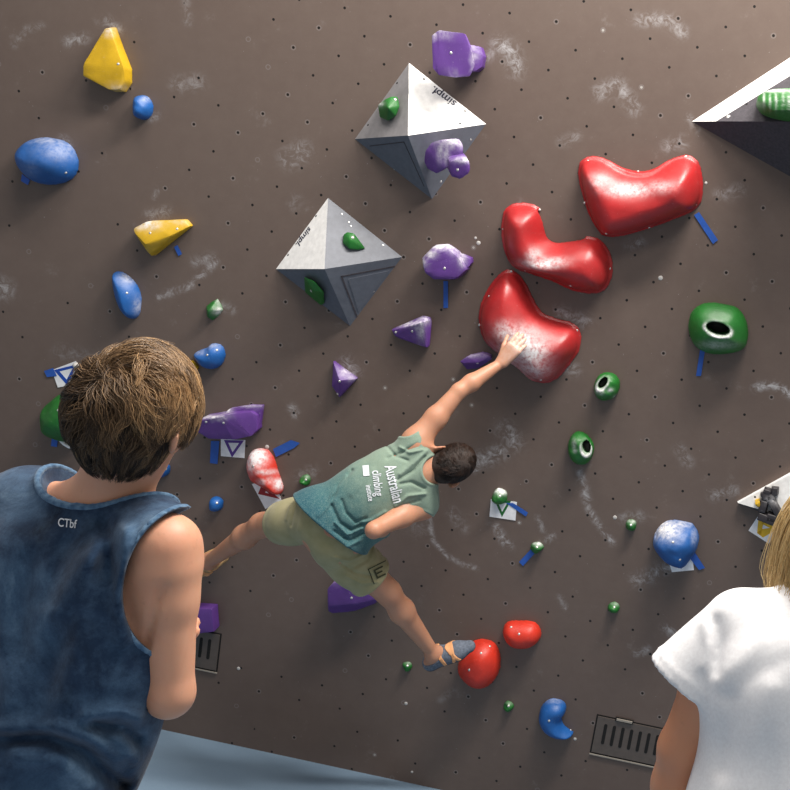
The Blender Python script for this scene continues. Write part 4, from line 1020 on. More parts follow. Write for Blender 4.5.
    base = [(T(-.10, .04, -.13), T(.10, .04, -.13), .115, .115, .05, (F_, 1.2)), (T(0, .04, -.17), T(0, .045, -.36), .165, .162, .08, (F_, 1.28)), (T(0, .045, -.36), T(-.01, .04, -.62), .16, .166, .08, (F_, 1.3)),
            (T(0, .02, -.03), T(.13, .02, -.05), .06, .06, .04), (T(0, .02, -.03), T(-.13, .03, -.045), .06, .06, .04), (T(.09, .0, -.14), T(.12, .01, -.26), .07, .07, .06), (T(.05, .02, -.04), shR + R_ * .0, .06, .064, .03), (T(-.09, .0, -.14), T(-.12, .01, -.26), .07, .07, .06), (T(-.05, .02, -.04), shL, .06, .064, .03)]
    nk = (T(0, .03, .035), np.array([R_, F_, UP]), np.array((.118, .11, .076)))
    acR = D(188, 580, 1.75); avd = nrmz(ray(188, 580)); axr = nrmz(np.cross(avd, UP)); axu = np.cross(axr, avd)
    if axr @ R_ < 0: axr, axu = -axr, -axu
    ahR = (T(.195, .0, -.125), nrmz(shR - T(.12, 0, -.2)))
    def shirt(P):
        d = caps_sdf(P, base) - .004
        Pl = P
        for pl, w, a in folds:
            # distance seen from behind: the folds run down the back
            q = P - ((P - pl[0]) @ vd.astype(np.float32))[:, None] * vd.astype(np.float32); pp = [p - ((p - pl[0]) @ vd) * vd for p in pl]
            dd = poly_line(q, pp); d = d - 1.7 * a * np.exp(-(dd / w) ** 2)
        d = d - .002 * vnoise(P, 38, 4)
        en = ell(P, nk[0], nk[1], nk[2]); 
        d = d - .004 * np.exp(-((en - .008) / .006) ** 2)
        d = smax(d, -en, .003)
        for sx_, c in ((1, T(.205, .005, -.12)), (-1, T(-.25, .02, -.12))):
            ea = ell(P, c, np.array([R_, F_, UP]), np.array((.075, .2, .125))) if sx_ < 0 else ell(P, acR, np.array([axr, avd, axu]), np.array((.094, 3.0, .122)))
            d = d - .003 * np.exp(-((ea - .006) / .004) ** 2); d = smax(d, -ea, .003)
        hem = (P - T(0, 0, -.655)) @ (-(UP + R_ * .25 - F_ * .0)).astype(np.float32)
        d = smax(d, hem, .004)
        return d
    b_lo, b_hi = bounds([T(-.3, -.2, .03), T(.3, .28, -.75), T(.3, -.2, -.7), T(-.3, .3, 0)], .02)
    def fn(b):
        n1 = b.noise(5.5, 6, .62, dist=.8); n2 = b.noise(30, 6, .7); n3 = b.noise(260, 3, .7)
        c = b.ramp(n1, [(.3, srgb(18, 30, 48)), (.46, srgb(36, 56, 82)), (.6, srgb(66, 92, 120)), (.74, srgb(112, 138, 162))])
        c = b.mix(b.mr(n2, .45, .75, 0, .4), c, srgb(92, 120, 148)); return b.mix(b.mr(n3, .4, .7, 0, .25), c, srgb(24, 40, 64))
    TK = cloth_mat('acid_washed_blue_cotton', fn, wr=.35)
    sh = part('tank_top', shirt, b_lo, b_hi, .0055, TK, root, lip=2.2)
    def binding(P):
        en = ell(P, nk[0], nk[1], nk[2]); d0 = caps_sdf(P, base) - .004
        return smax(np.abs(d0 - .002) - .005, np.abs(en - .006) - .0055, .003)
    BD = cloth_mat('pale_blue_rib', lambda b: b.mix(b.mr(b.noise(90, 4), .3, .7), srgb(58, 88, 120), srgb(104, 134, 162)), wr=.3)
    part('neck_binding', binding, *bounds([T(-.14, -.13, -.06), T(.14, .16, .09)], .02), .004, BD, sh, lip=2.2)
    def bind2(P):
        ea = ell(P, acR, np.array([axr, avd, axu]), np.array((.094, 3.0, .122))); d0 = caps_sdf(P, base) - .004
        return smax(np.abs(d0 - .001) - .004, np.abs(ea - .004) - .004, .002)
    part('armhole_binding', bind2, *bounds([acR - .19, acR + .19], .0), .004, BD, sh, lip=2.2)
    bv = bvh_of(sh)
    PR = simple('white_print', (225, 228, 235), .7, bump=0)
    tv, tf = text_mesh('CTbf', 1.0); drape('back_print', tv, tf, (67, 523.5), (9, 1.0), (1, -12), bv, PR, sh)
    # shorts
    def shorts(P):
        d = caps_sdf(P, [(T(0, .045, -.52), T(0, .045, -.62), .15, .165, .05, (F_, 1.3))] + [(h_, h_ + (k_ - h_) * .95, .112, .105, .05) for h_, k_ in ((hipR, kR), (hipL, kL))]) - .006
        d = d - .004 * vnoise(P, 30, 9); d = smax(d, (P[:, 2] - (z7 - .52)), .004); return smax(d, (.50 - P[:, 2]), .004)
    lo2, hi2 = bounds([T(-.3, -.2, -.5), T(.3, .3, -.5), T(-.3, -.2, -.95), T(.3, .3, -.95)], .02); lo2[2] = .47
    part('shorts', shorts, lo2, hi2, .009, simple('dark_navy_cotton', (22, 28, 42), .9), root)
    for k, (a_, t_) in enumerate(((aR, toe), (aL, toe2))):
        fp = foot_prims(a_, t_, UP, 1, .007)
        def shoe(P): return np.maximum(smax(caps_sdf(P, fp), P[:, 2] - .085, .004), -P[:, 2])
        l, h = bounds([a_ - t_ * .1, a_ + t_ * .25], .09); l[2] = -.002; h[2] = .12
        s = part('shoe', shoe, l, h, .006, simple('black_suede', (36, 36, 40), .8), root)
        def sole(P): return np.maximum(np.maximum(caps_sdf(P, fp) - .004, P[:, 2] - .02), -P[:, 2] + .0005)
        part('sole', sole, l, h, .005, simple('white_rubber', (215, 212, 205), .6), s)
    # hair: dark scalp under combed locks
    HM = hair_mat('brown_hair', (34, 23, 18), (200, 160, 114))
    def capf(P):
        q = (P - hc) @ hA.T.astype(np.float32); d = ell(P, hc + hA[1] * -.010 + hA[2] * .018, hA, np.array((.080, .100, .095)))
        d = smin(d, ell(P, hc + hA[1] * -.045 + hA[2] * -.045, hA, np.array((.05, .038, .045))), .03)
        cut = q[:, 1] * .9 - q[:, 2] * .95 - .075; d = smax(d, cut.astype(np.float32), .006)
        return smax(d, -(q[:, 2] + .092 + .015 * np.cos(q[:, 0] * 60)), .004) + .0025 * vnoise(P, 120, 8)
    sc = part('hair', capf, hc - .15, hc + .16, .004, simple('dark_brown_scalp_hair', (58, 40, 30), .7, nscale=120, var=.4, bump=.8), root)
    whorl = nrmz([-.30, -.72, .62])
    def flow(nn, t):
        away = nn - whorl; sw = np.cross(nn, whorl) * .55
        g = np.zeros_like(nn); g[:, 2] = -.55 * (nn[:, 2] < .7); g[:, 0] = .35 * (nn[:, 2] > -.1) * (nn[:, 0] > -.5)
        return away / (np.linalg.norm(away, axis=1)[:, None] + .15) + sw + g * (.5 + t)
    keep = lambda d: (d[:, 2] > -.12 - .22 * np.clip(np.abs(d[:, 0]) - .5, 0, 1) + .62 * np.clip(d[:, 1] - .1, -.3, 1)) & (d[:, 2] > -.34)
    hC = hc + hA[1] * -.010 + hA[2] * .018
    strands('hair_locks', hC, hA, (.080, .098, .092), 12500, lambda d: .055 + .05 * np.clip(d[:, 2] + .3, 0, 1), flow, keep, HM, sc, r=.0009, lift=.025, clumps=170, seed=3, clump=.9,
            tone=lambda d, t, r_: .16 + .5 * np.clip(d[:, 2] + .25, 0, 1) + .16 * np.clip(d[:, 0], -1, 1), curl=.55, steps=12, wave=.6)
    down = lambda nn, t: np.tile(np.array([.04, .05, -1.0]), (len(nn), 1))
    keep2 = lambda d: (d[:, 2] < .15) & (d[:, 2] > -.72) & (d[:, 1] < .12 - .55 * np.clip(-d[:, 2], 0, 1))
    strands('nape_hair', hC + hA[2] * -.012, hA, (.084, .103, .112), 7500, lambda d: .04 + 0 * d[:, 0], down, keep2, HM, sc, r=.0008, lift=.007, clumps=200, seed=5, clump=.6, tone=lambda d, t, r_: .16 + .2 * np.clip(d[:, 2] + .3, 0, 1), curl=.2, steps=6)
    # a few locks crossing the crown
    strands('crown_locks', hC, hA, (.082, .100, .095), 900, lambda d: .05 + 0 * d[:, 0], lambda nn, t: np.cross(nn, whorl) * 1.0 + (nn - whorl) * (.3 + t) + np.array([.5, 0, .2]), lambda d: (d @ whorl) > .93, HM, sc, r=.0009, lift=.016, clumps=40, seed=9, clump=.6, tone=lambda d, t, r_: .5 + 0 * d[:, 0], curl=.5, steps=9)
    return root
boy()

# ------------------------------------------------------------------ blond person in the white T-shirt (right, seen from behind)
def blond():
    SK = skin_mat('blond_skin', (212, 148, 112), (188, 108, 78))
    yaw = math.radians(-12); R_ = np.array([math.cos(yaw), -math.sin(yaw), 0]); F_ = np.array([math.sin(yaw), math.cos(yaw), 0])
    dz = 1.72; c7 = D(836, 598, dz); z7 = c7[2]
    T = lambda r, f, z: c7 + R_ * r + F_ * f + UP * z
    hc = T(.018, .05, .088); hA = frame(F_ + UP * .1 - R_ * .25, UP)
    shL, shR = D(733, 629, dz + .02), T(.18, .03, -.05)
    elL = D(681, 748, dz + .03); wrL = elL + F_ * .12 - UP * .2 + R_ * .02 - F_ * .0
    wrL = D(668, 870, dz + .1)
    elR = T(.26, .05, -.34); wrR = T(.26, .18, -.52)
    hipL, hipR = T(-.09, .04, -.60), T(.09, .04, -.60)
    kL, kR = np.array([hipL[0] - .02, hipL[1] + .02, .47]), np.array([hipR[0] + .02, hipR[1] + .02, .47])
    aL, aR = np.array([kL[0], kL[1] - .03, .075]), np.array([kR[0], kR[1] - .03, .075])
    toe, toe2 = nrmz(F_ - R_ * .2), nrmz(F_ + R_ * .2)
    neck = [(T(0, .035, -.04), hc - hA[2] * .05, .062, .056, .03)]
    trunk = [(T(-.06, .04, -.17), T(.06, .04, -.17), .1, .1, .05, (F_, 1.25)), (T(0, .04, -.2), T(0, .045, -.42), .135, .125, .08, (F_, 1.35)),
             (T(0, .045, -.42), T(0, .045, -.56), .13, .155, .06, (F_, 1.3)), (T(0, .02, -.03), T(.14, .02, -.06), .05, .05, .05), (T(0, .02, -.05), shL + R_ * .03, .045, .045, .05)]
    arms = []
    for s_, e_, w_ in ((shR, elR, wrR), (shL, elL, wrL)):
        m = s_ + (e_ - s_) * .4
        arms += [(s_, m, .045, .045, .04), (m, e_, .045, .037, .03), (e_, e_ + (w_ - e_) * .3, .038, .041, .015), (e_ + (w_ - e_) * .3, w_, .041, .028, .02)]
    hL = hand_prims(wrL, nrmz(F_ * .5 - UP * .8), nrmz(-R_), 1, 1, (.3, .4, .3)); hR = hand_prims(wrR, nrmz(F_ * .5 - UP * .8), nrmz(R_), -1, 1, (.3, .4, .3))
    legs = []
    for h_, k_, a_, t_ in ((hipR, kR, aR, toe2), (hipL, kL, aL, toe)):
        legs += [(h_, k_, .09, .058, .05), (k_, k_ + (a_ - k_) * .3, .054, .058, .03), (k_ + (a_ - k_) * .3, a_, .057, .035, .03)] + foot_prims(a_, t_, UP)
    allp = neck + trunk + arms + hL + hR + legs
    def body(P): return caps_sdf(P, allp, head_sdf(P, hc, hA))
    lo, hi = bounds([x for e in allp for x in (e[0], e[1])] + [hc + UP * .12], .1); lo[2] = -.005
    v, f = surf_nets(body, lo, hi, .007, lip=2.0); v[:, 2] = np.maximum(v[:, 2], 0)
    root = mkobj('person', v, f, SK, origin=((aR + aL) / 2 * [1, 1, 0]), chalk=np.zeros(len(v)))
    tag(root, 'person with chin-length blond hair in a white T-shirt, cut off by the right edge', 'person'); eyes(root, hc, hA)
    hm = D(689, 688, dz + .02)                         # middle of the sleeve hem
    sdir = nrmz(hm - shL)
    base = [(T(-.065, .04, -.15), T(.065, .04, -.15), .115, .115, .05, (F_, 1.2)), (T(.0, .04, -.18), T(.0, .045, -.4), .155, .155, .08, (F_, 1.25)), (T(.0, .045, -.4), T(.0, .04, -.62), .155, .16, .08, (F_, 1.25)),
            (T(0, .02, -.045), shL + R_ * .02 + UP * .01, .055, .052, .03), (T(0, .02, -.03), shR, .06, .06, .04)]
    slv = [(shL + R_ * .01, hm + sdir * .03, .06, .084, .02, (F_, 1.2))]; slr = [(shR, elR + (shR - elR) * .3, .062, .072, .03)]
    fold_px = [([(716, 618), (719, 640), (716, 672)], .009, -.006), ([(703, 620), (707, 645), (702, 665)], .009, .005), ([(760, 640), (735, 665), (718, 676)], .014, .004), ([(728, 696), (755, 676), (788, 660)], .014, -.003),
               ([(770, 690), (755, 740), (750, 790)], .02, .007), ([(732, 700), (722, 770)], .015, -.006), ([(785, 640), (778, 720), (784, 790)], .02, .005)]
    folds = [([D(x, y, dz - .1) for x, y in pl], w, a) for pl, w, a in fold_px]; vd = nrmz(ray(730, 700)).astype(np.float32)
    drr = nrmz(elR - shR)
    def shirt(P):
        d = caps_sdf(P, base) - .004
        en = ell(P, T(0, .035, .04), np.array([R_, F_, UP]), np.array((.085, .1, .075)))
        hem = ((P - hm) @ sdir.astype(np.float32)); s1 = caps_sdf(P, slv) - .004 - .0025 * np.exp(-((hem + .022) / .003) ** 2)
        s1 = smax(s1, hem, .003); s2 = smax(caps_sdf(P, slr) - .004, (P - (elR + (shR - elR) * .42)) @ drr.astype(np.float32), .003)
        d = smin(smin(d, s1, .018), s2, .02)
        for pl, w, a in folds:
            q = P - ((P - pl[0]) @ vd)[:, None] * vd; pp = [p - ((p - pl[0]) @ vd) * vd for p in pl]
            d = d - a * np.exp(-(poly_line(q, pp) / w) ** 2)
        d = d - .0012 * vnoise(P, 34, 6)
        d = d - .003 * np.exp(-((en - .008) / .006) ** 2); d = smax(d, -en, .003)
        return smax(d, -(P[:, 2] - (z7 - .68)), .004)
    l, h = bounds([T(-.36, -.2, .04), T(.36, .28, -.72), T(-.36, .28, -.72), T(.36, -.2, 0)], .02)
    TS = cloth_mat('white_cotton', lambda b: b.mix(b.mr(b.noise(200, 3), .3, .7), srgb(236, 234, 236), srgb(246, 245, 247)), wr=.12)
    part('t_shirt', shirt, l, h, .006, TS, root, lip=2.4)
    def shorts(P):
        d = caps_sdf(P, [(T(0, .045, -.52), T(0, .045, -.62), .15, .165, .05, (F_, 1.3))] + [(h_, h_ + (k_ - h_) * .95, .114, .107, .05) for h_, k_ in ((hipR, kR), (hipL, kL))]) - .006
        d = d - .004 * vnoise(P, 30, 9); d = smax(d, (P[:, 2] - (z7 - .52)), .004); return smax(d, (.50 - P[:, 2]), .004)
    l, h = bounds([T(-.3, -.2, -.5), T(.3, .3, -.5), T(-.3, -.2, -.95), T(.3, .3, -.95)], .02); l[2] = .47
    part('shorts', shorts, l, h, .01, simple('grey_cotton', (70, 72, 78), .9), root)
    for a_, t_ in ((aR, toe2), (aL, toe)):
        fp = foot_prims(a_, t_, UP, 1, .007); l, h = bounds([a_ - t_ * .1, a_ + t_ * .25], .09); l[2] = -.002; h[2] = .12
        s = part('shoe', lambda P: np.maximum(smax(caps_sdf(P, fp), P[:, 2] - .085, .004), -P[:, 2]), l, h, .006, simple('grey_canvas', (120, 122, 126), .8), root)
        part('sole', lambda P: np.maximum(np.maximum(caps_sdf(P, fp) - .004, P[:, 2] - .02), -P[:, 2] + .0005), l, h, .005, simple('white_rubber', (215, 212, 205), .6), s)
    HM = hair_mat('blond_hair', (150, 112, 62), (244, 216, 160))
    def capf(P):
        q = (P - hc) @ hA.T.astype(np.float32); d = ell(P, hc + hA[1] * -.012 + hA[2] * .016, hA, np.array((.085, .106, .1)))
        d = smin(d, ell(P, hc + hA[1] * -.035 + hA[2] * -.06, hA, np.array((.08, .07, .06))), .03)
        return smax(d, (q[:, 1] * .95 - np.abs(q[:, 2]) * .3 - .045).astype(np.float32), .006)
    sc = part('hair', capf, hc - .17, hc + .17, .005, simple('blond_scalp_hair', (176, 138, 78), .7, nscale=120, var=.3, bump=.8), root)
    wh = nrmz([.1, -.35, .93])
    def flow(nn, t):
        a = nn - wh; g = np.zeros_like(nn); g[:, 2] = -1.1; g[:, 0] = .5 * t * np.sign(nn[:, 0]); return a * .6 + g
    keep = lambda d: (d[:, 2] > -.45) & (d[:, 1] < .45 + .3 * d[:, 2])
    strands('hair_locks', hc + hA[1] * -.012 + hA[2] * .01, hA, (.083, .104, .098), 9000, lambda d: .17 + .13 * np.clip(d[:, 2] + .45, 0, 1.4), flow, keep, HM, sc, r=.0011, lift=.042, clumps=150, seed=11, clump=.75,
            tone=lambda d, t, r_: .6 + 0 * d[:, 0], curl=.14, steps=16, wave=.18, flare=1.1)
    return root
blond()

# ------------------------------------------------------------------ climber on the wall
def climber():
    SK = skin_mat('climber_skin', (190, 138, 110), (164, 98, 74))
    pel = W(322, 533, .60); chest = W(396, 482, .50); c7 = W(421, 472, .50)
    sp = nrmz(chest - pel); back = nrmz(NW * 1.0 - (NW @ sp) * sp); lat = np.cross(sp, back)   # lat: towards the bottom of the photo or the top
    if lat @ VD < 0: lat = -lat
    shR, shL = W(417, 440, .47), W(424, 505, .48)
    elR, wrR = W(459, 391, .36), W(500, 364, .235)
    elL = W(374, 530, .72); wrL = W(396, 522, .44)
    hipL, hipR = W(308, 520, .56), W(338, 548, .56)
    kL, aL = W(262, 525, .36), W(208, 562, .12)
    kR, aR = W(388, 592, .42), W(433, 653, .22)
    T = lambda s_, l, b: pel + sp * s_ + lat * l + back * b
    hc = W(451, 463, .44); u_ = nrmz(W(470, 459, .52) - W(432, 466, .44)); f_ = nrmz(-NW * .9 - VD * .1 + u_ * .1)
    hA = frame(f_, u_)
    Ls = np.linalg.norm(c7 - pel)
    trunk = [(T(.03, -.05, 0), T(.03, .05, 0), .105, .105, .06, (back, 1.15)), (T(.08, 0, 0), T(.22, 0, 0), .13, .125, .06, (back, 1.35)), (T(.22, 0, 0), T(Ls - .13, 0, 0), .125, .14, .06, (back, 1.3)),
             (chest, shR + (chest - shR) * .25, .07, .062, .05), (chest, shL + (chest - shL) * .25, .07, .062, .05), (c7, shR, .045, .05, .04), (c7, shL, .045, .05, .04)]
    neck = [(c7 + (chest - c7) * .3, hc - hA[2] * .05, .052, .05, .03)]
    arms = []
    for s_, e_, w_ in ((shR, elR, wrR), (shL, elL, wrL)):
        m = s_ + (e_ - s_) * .45
        arms += [(s_, m, .05, .045, .03), (m, e_, .044, .032, .02), (e_, e_ + (w_ - e_) * .3, .033, .036, .012), (e_ + (w_ - e_) * .3, w_, .036, .021, .015, )]
    hd = nrmz(W(516, 345, .235) - W(503, 360, .25))
    hR = hand_prims(W(502, 362, .235), hd, nrmz(NW * .9 - (W(490, 350, 0) - W(500, 360, 0)) * .0), -1, .95, (.35, .55, .5), thumb=.5, spread=.1)
    hL = hand_prims(wrL, nrmz(sp * .8 - back * .4), nrmz(lat), -1, .9, (.5, .6, .5))
    tR = nrmz(W(468, 646, .17) - W(436, 660, .20)); tL = nrmz(W(184, 577, .09) - W(208, 562, .12))
    legs = []
    for h_, k_, a_ in ((hipL, kL, aL), (hipR, kR, aR)):
        kd = nrmz(a_ - k_)
        legs += [(h_ - back * .035, h_ + (k_ - h_) * .5, .07, .069, .04), (h_ + (k_ - h_) * .5, k_, .07, .05, .04), (k_, k_ + (a_ - k_) * .3, .047, .05, .03), (k_ + (a_ - k_) * .3, a_, .049, .028, .03)]
    uR = nrmz(W(433, 640, .26) - aR); uL = nrmz(kL - aL)
    uR = nrmz(uR - (uR @ tR) * tR); uL = nrmz(uL - (uL @ tL) * tL)
    fR = foot_prims(aR, tR, uR, .9); fL = foot_prims(aL, tL, uL, .9)
    allp = trunk + neck + arms + hR + hL + legs + fR + fL
    def body(P): return caps_sdf(P, allp, head_sdf(P, hc, hA, .94))
    lo, hi = bounds([x for e in allp for x in (e[0], e[1])] + [hc + hA[2] * .1], .08)
    v, f = surf_nets(body, lo, hi, .005, lip=2.0)
    root = mkobj('person', v, f, SK, origin=pel, chalk=chalkvals(v, [(520, 342, 12, 14, .5), (508, 356, 8, 8, .2)]))
    tag(root, 'climber in a green sleeveless top stretching across the wall, right hand on the red volume', 'person'); eyes(root, hc, hA, .94)
    # tank top, faded from teal at the hem to sage at the shoulders
    hem0 = W(341, 526, .70)
    FP = [([(418, 444), (402, 452), (388, 458)], .007, -.006), ([(428, 450), (415, 462), (400, 474)], .008, .006), ([(426, 456), (414, 470), (398, 480)], .005, -.007), ([(400, 446), (410, 452), (424, 449)], .005, .005), ([(388, 446), (396, 456), (408, 460)], .006, -.005),
          ([(425, 488), (412, 482), (400, 484)], .006, -.006), ([(426, 494), (408, 496), (396, 506)], .006, .006), ([(420, 500), (402, 506), (388, 520)], .005, -.005),
          ([(352, 470), (338, 486), (328, 512), (324, 540)], .006, -.007), ([(346, 476), (332, 496), (325, 530)], .005, .006), ([(362, 524), (352, 530), (340, 522), (332, 505)], .007, -.009), ([(364, 532), (350, 540), (335, 530)], .006, -.008), ([(362, 528), (348, 534), (336, 522)], .005, .008), ([(360, 540), (345, 547), (330, 540)], .006, .006),
          ([(366, 518), (356, 522), (346, 512), (342, 500)], .006, -.007), ([(372, 470), (352, 494)], .012, .004), ([(335, 500), (320, 515)], .008, .004), ([(385, 512), (372, 520), (362, 522)], .006, .006)]
    folds = [([W(x, y, .62) for x, y in pl], w, a) for pl, w, a in FP]; vd = nrmz(ray(375, 490)).astype(np.float32)
    base = [(T(.0, -.05, .015), T(.0, .05, .015), .137, .137, .06, (back, 1.1)), (T(.05, 0, 0), T(.22, 0, 0), .155, .142, .06, (back, 1.3)), (T(.22, 0, 0), T(Ls - .12, 0, 0), .142, .148, .06, (back, 1.3)),
            (chest, shR + (chest - shR) * .25, .08, .062, .05), (chest, shL + (chest - shL) * .25, .08, .062, .05), (c7, shR, .05, .055, .04), (c7, shL, .05, .055, .04)]
    hn = nrmz(-(sp * 1.0) + lat * .25)
    hp = W(330, 525, .6)
    def tank(P):
        d = caps_sdf(P, base) - .005
        for pl, w, a in folds:
            q = P - ((P - pl[0]) @ vd)[:, None] * vd; pp = [p - ((p - pl[0]) @ vd) * vd for p in pl]
            d = d - 1.4 * a * np.exp(-(poly_line(q, pp) / w) ** 2)
        d = d - .001 * vnoise(P, 60, 2)
        en = seg(P, W(437, 470, .60), W(437, 470, .3)) - .056; d = d - .003 * np.exp(-((en - .006) / .005) ** 2); d = smax(d, -en, .003)
        for c, e2, r_ in ((W(404, 417, .60), W(404, 417, .30), .078), (W(416, 538, .60), W(416, 538, .3), .105)):
            ea = seg(P, c, e2) - r_; d = d - .002 * np.exp(-((ea - .005) / .004) ** 2); d = smax(d, -ea, .003)
        h_ = ((P - hp) @ hn.astype(np.float32)); d = d - .002 * np.exp(-((h_ + .008) / .004) ** 2)
        return smax(d, h_, .004)
    l, h = bounds([T(-.12, -.25, -.25), T(Ls + .1, .25, .25), T(-.12, .25, .25), T(Ls + .1, -.25, -.25)], .03)
    def fn(b):
        tc = b.new('ShaderNodeTexCoord').outputs['Object']; vm = b.new('ShaderNodeVectorMath', operation='DOT_PRODUCT'); b.l.new(tc, vm.inputs[0]); vm.inputs[1].default_value = tuple(sp)
        g = b.mr(vm.outputs['Value'], .04, .33); n = b.mr(b.noise(30, 5, .7), .3, .7, -.1, .1)
        c = b.ramp(b.math('ADD', g, n), [(0, srgb(40, 84, 96)), (.45, srgb(70, 106, 106)), (1, srgb(128, 146, 130))])
        return b.mix(b.mr(b.noise(220, 3, .7), .45, .7, 0, .3), c, srgb(150, 172, 164))
    tk = part('tank_top', tank, l, h, .0045, cloth_mat('dip_dyed_jersey', fn, wr=.3), root, lip=2.4)
    bv = bvh_of(tk); PR = simple('white_print', (225, 228, 235), .7, bump=0)
    for wd, pos, dx, sz in (('Australian', (394, 484), (8, 33), .20), ('climbing', (377.5, 483), (4.2, 31.5), .165), ('institute', (369.5, 493), (5, 28), .105)):
        dl = math.hypot(*dx); ux = (dx[0] / dl, dx[1] / dl); k = sz * 66
        tv, tf = text_mesh(wd, 1.0); kk = 1.15 if wd != 'Australian' else 1.25
        drape('back_print', tv, tf, pos, (ux[0] * k * .72, ux[1] * k * .72), (ux[1] * k * kk, -ux[0] * k * kk), bv, PR, tk, .003)
    g = np.linspace(-.5, .5, 5); gv = np.array([(a, b_) for a in g for b_ in g]); gf = [(i * 5 + j, i * 5 + j + 1, i * 5 + j + 6, i * 5 + j + 5) for i in range(4) for j in range(4)]
    drape('back_print', gv, gf, (366, 470.5), (6.2, -.6), (1, 10.5), bv, PR, tk, .003)
    # shorts
    SH = cloth_mat('khaki_green_cotton', lambda b: b.mix(b.mr(b.noise(16, 4), .3, .7), srgb(146, 140, 104), srgb(162, 154, 120)), wr=.3)
    SF = [([(296, 505), (292, 525)], .006, -.006), ([(304, 503), (300, 530)], .006, .005), ([(290, 507), (286, 520)], .004, .005), ([(372, 548), (368, 560), (352, 568)], .006, -.006), ([(340, 562), (356, 573), (372, 577)], .006, -.007), ([(336, 556), (350, 560), (366, 554)], .006, .006), ([(346, 575), (362, 584), (378, 583)], .005, .005), ([(374, 545), (380, 560)], .005, -.005)]
    sfold = [([W(x, y, .6) for x, y in pl], w, a) for pl, w, a in SF]
    eL = hipL + (kL - hipL) * .56; eR = hipR + (kR - hipR) * .66
    sb = [(T(.035, -.045, 0), T(.035, .045, 0), .113, .113, .04, (back, 1.1)), (hipL - back * .022, hipL + (kL - hipL) * .35, .098, .092, .04), (hipL + (kL - hipL) * .3, eL, .092, .084, .03), (hipR - back * .022, hipR + (kR - hipR) * .35, .102, .097, .04), (hipR + (kR - hipR) * .3, eR, .098, .09, .03), (eL, kL, .084, .076, .02), (eR, kR, .09, .08, .02)]
    dL, dR = nrmz(kL - hipL), nrmz(kR - hipR)
    def shorts(P):
        d = caps_sdf(P, sb)
        for pl, w, a in sfold:
            q = P - ((P - pl[0]) @ vd)[:, None] * vd; pp = [p - ((p - pl[0]) @ vd) * vd for p in pl]
            d = d - a * np.exp(-(poly_line(q, pp) / w) ** 2)
        hl, hr = ((P - eL) @ dL.astype(np.float32)), ((P - eR) @ dR.astype(np.float32))
        nl = seg(P, hipL, kL) < seg(P, hipR, kR)
        hh = np.where(nl, hl, hr); d = d - .0022 * np.exp(-((hh + .014) / .003) ** 2)
        return smax(smax(d, hh, .003), ((P - T(.12, 0, 0)) @ sp.astype(np.float32)), .003)
    l, h = bounds([T(.2, -.2, -.2), T(.2, .2, .2), eL - .1, eL + .1, eR - .1, eR + .1, T(-.18, 0, .1), T(-.1, .1, -.2)], .03)
    so = part('shorts', shorts, l, h, .005, SH, root, lip=2.2)
    bs = bvh_of(so); DK = simple('dark_embroidery', (62, 62, 40), .8, bump=0)
    Ev = []; Ef = []
    for x0, y0, x1, y1 in ((0, 0, 1, .16), (0, .42, .8, .58), (0, .84, 1, 1), (0, 0, .17, 1), (-.5, -.35, 1.5, -.25), (-.5, -.35, -.4, 1.35)):
        n_ = 7
        for q in range(n_ - 1):
            hz = abs(x1 - x0) > abs(y1 - y0); a0, a1 = q / (n_ - 1), (q + 1) / (n_ - 1); k = len(Ev)
            if hz: Ev += [(x0 + (x1 - x0) * a0, y0), (x0 + (x1 - x0) * a1, y0), (x0 + (x1 - x0) * a1, y1), (x0 + (x1 - x0) * a0, y1)]
            else: Ev += [(x0, y0 + (y1 - y0) * a0), (x1, y0 + (y1 - y0) * a0), (x1, y0 + (y1 - y0) * a1), (x0, y0 + (y1 - y0) * a1)]
            Ef.append((k, k + 1, k + 2, k + 3))
    drape('leg_emblem', Ev, Ef, (373.5, 570), (9, -4.5), (3.5, 9), bs, DK, so, .005)
    # shoes
    GR = simple('grey_blue_suede', (96, 104, 118), .8, nscale=90, var=.3); OR = simple('orange_webbing', (224, 160, 110), .7); RB = simple('dark_rubber', (58, 56, 60), .6); TN = simple('tan_leather', (176, 140, 96), .7, var=.25)
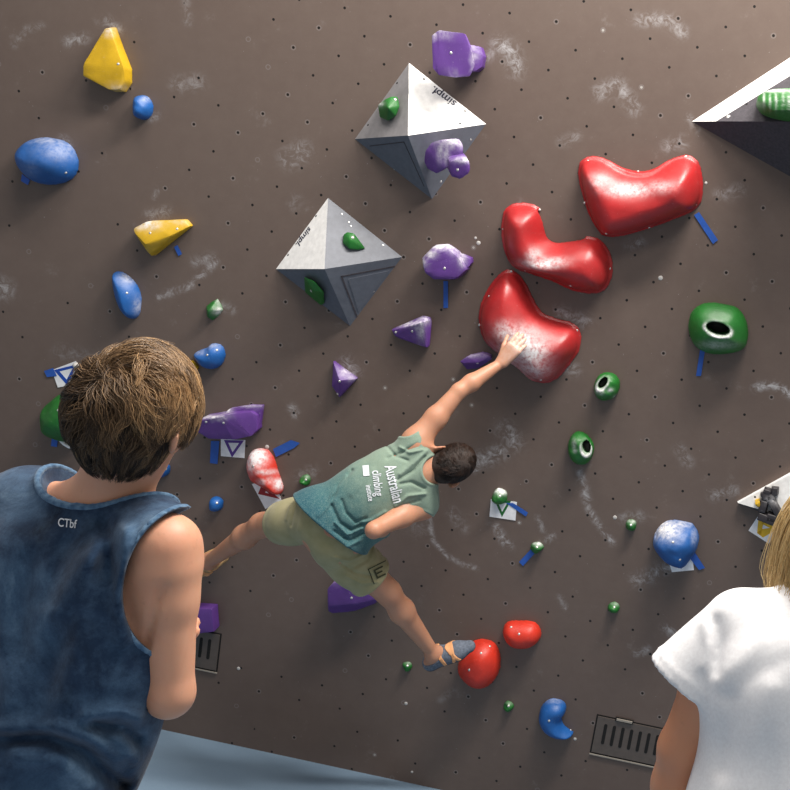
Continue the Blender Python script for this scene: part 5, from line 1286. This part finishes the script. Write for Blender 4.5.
    for fp_, a_, t_, u__ in ((foot_prims(aR, tR, uR, .9, .006), aR, tR, uR), (foot_prims(aL, tL, uL, .9, .006), aL, tL, uL)):
        ah = a_ + u__ * -.005
        def shoe(P): return smax(caps_sdf(P, fp_), ((P - ah) @ nrmz(u__ - t_ * .35).astype(np.float32)) + .012, .003)
        l, h = bounds([a_ - t_ * .08, a_ + t_ * .2, a_ - u__ * .08], .08)
        s = part('climbing_shoe', shoe, l, h, .0035, GR if a_ is aR else TN, root)
        def rub(P): return np.maximum(caps_sdf(P, fp_) - .002, ((P - (ah - u__ * .062)) @ u__.astype(np.float32)))
        part('rubber_rand', rub, l, h, .0035, RB, s)
        for off, sl in ((.025, .1), (.068, .8), (.085, -.5)):
            sn = nrmz(t_ + u__ * sl * .6)
            def strap(P): return np.maximum(np.maximum(np.maximum(caps_sdf(P, fp_) - .0035, np.abs((P - (ah + t_ * off)) @ sn.astype(np.float32)) - .0075), -((P - (ah - u__ * .058)) @ u__.astype(np.float32))), ((P - ah) @ nrmz(u__ - t_ * .35).astype(np.float32)) + .008)
            part('strap', strap, l, h, .003, OR, s)
    HM = hair_mat('dark_brown_hair', (20, 14, 12), (84, 60, 48))
    def capf(P):
        q = (P - hc) @ hA.T.astype(np.float32); d = ell(P, hc - hA[1] * .008 + hA[2] * .018, hA, np.array((.079, .099, .094)) * .96)
        d = smin(d, ell(P, hc + hA[1] * -.045 + hA[2] * -.035, hA, np.array((.055, .04, .05))), .03)
        d = smax(d, (q[:, 1] * .9 - q[:, 2] * .95 - .06).astype(np.float32), .005); return smax(d, -(q[:, 2] + .07), .004) + .002 * vnoise(P, 140, 8)
    sc = part('hair', capf, hc - .15, hc + .15, .0035, simple('cropped_dark_hair', (44, 32, 27), .7, nscale=150, var=.4, bump=.8), root)
    wh = nrmz([0, -.55, .83])
    keep = lambda d: (d[:, 2] > -.7) & (d[:, 1] * .9 - d[:, 2] * .95 < .55)
    strands('hair_locks', hc - hA[1] * .008 + hA[2] * .018, hA, np.array((.077, .097, .091)) * .96, 3500, lambda d: .028 + 0 * d[:, 0], lambda nn, t: nn - wh + np.cross(nn, wh) * .6, keep, HM, sc, r=.0009, lift=.006, clumps=150, seed=8, tone=lambda d, t, r_: .3 + .2 * d[:, 2], steps=5)
climber()
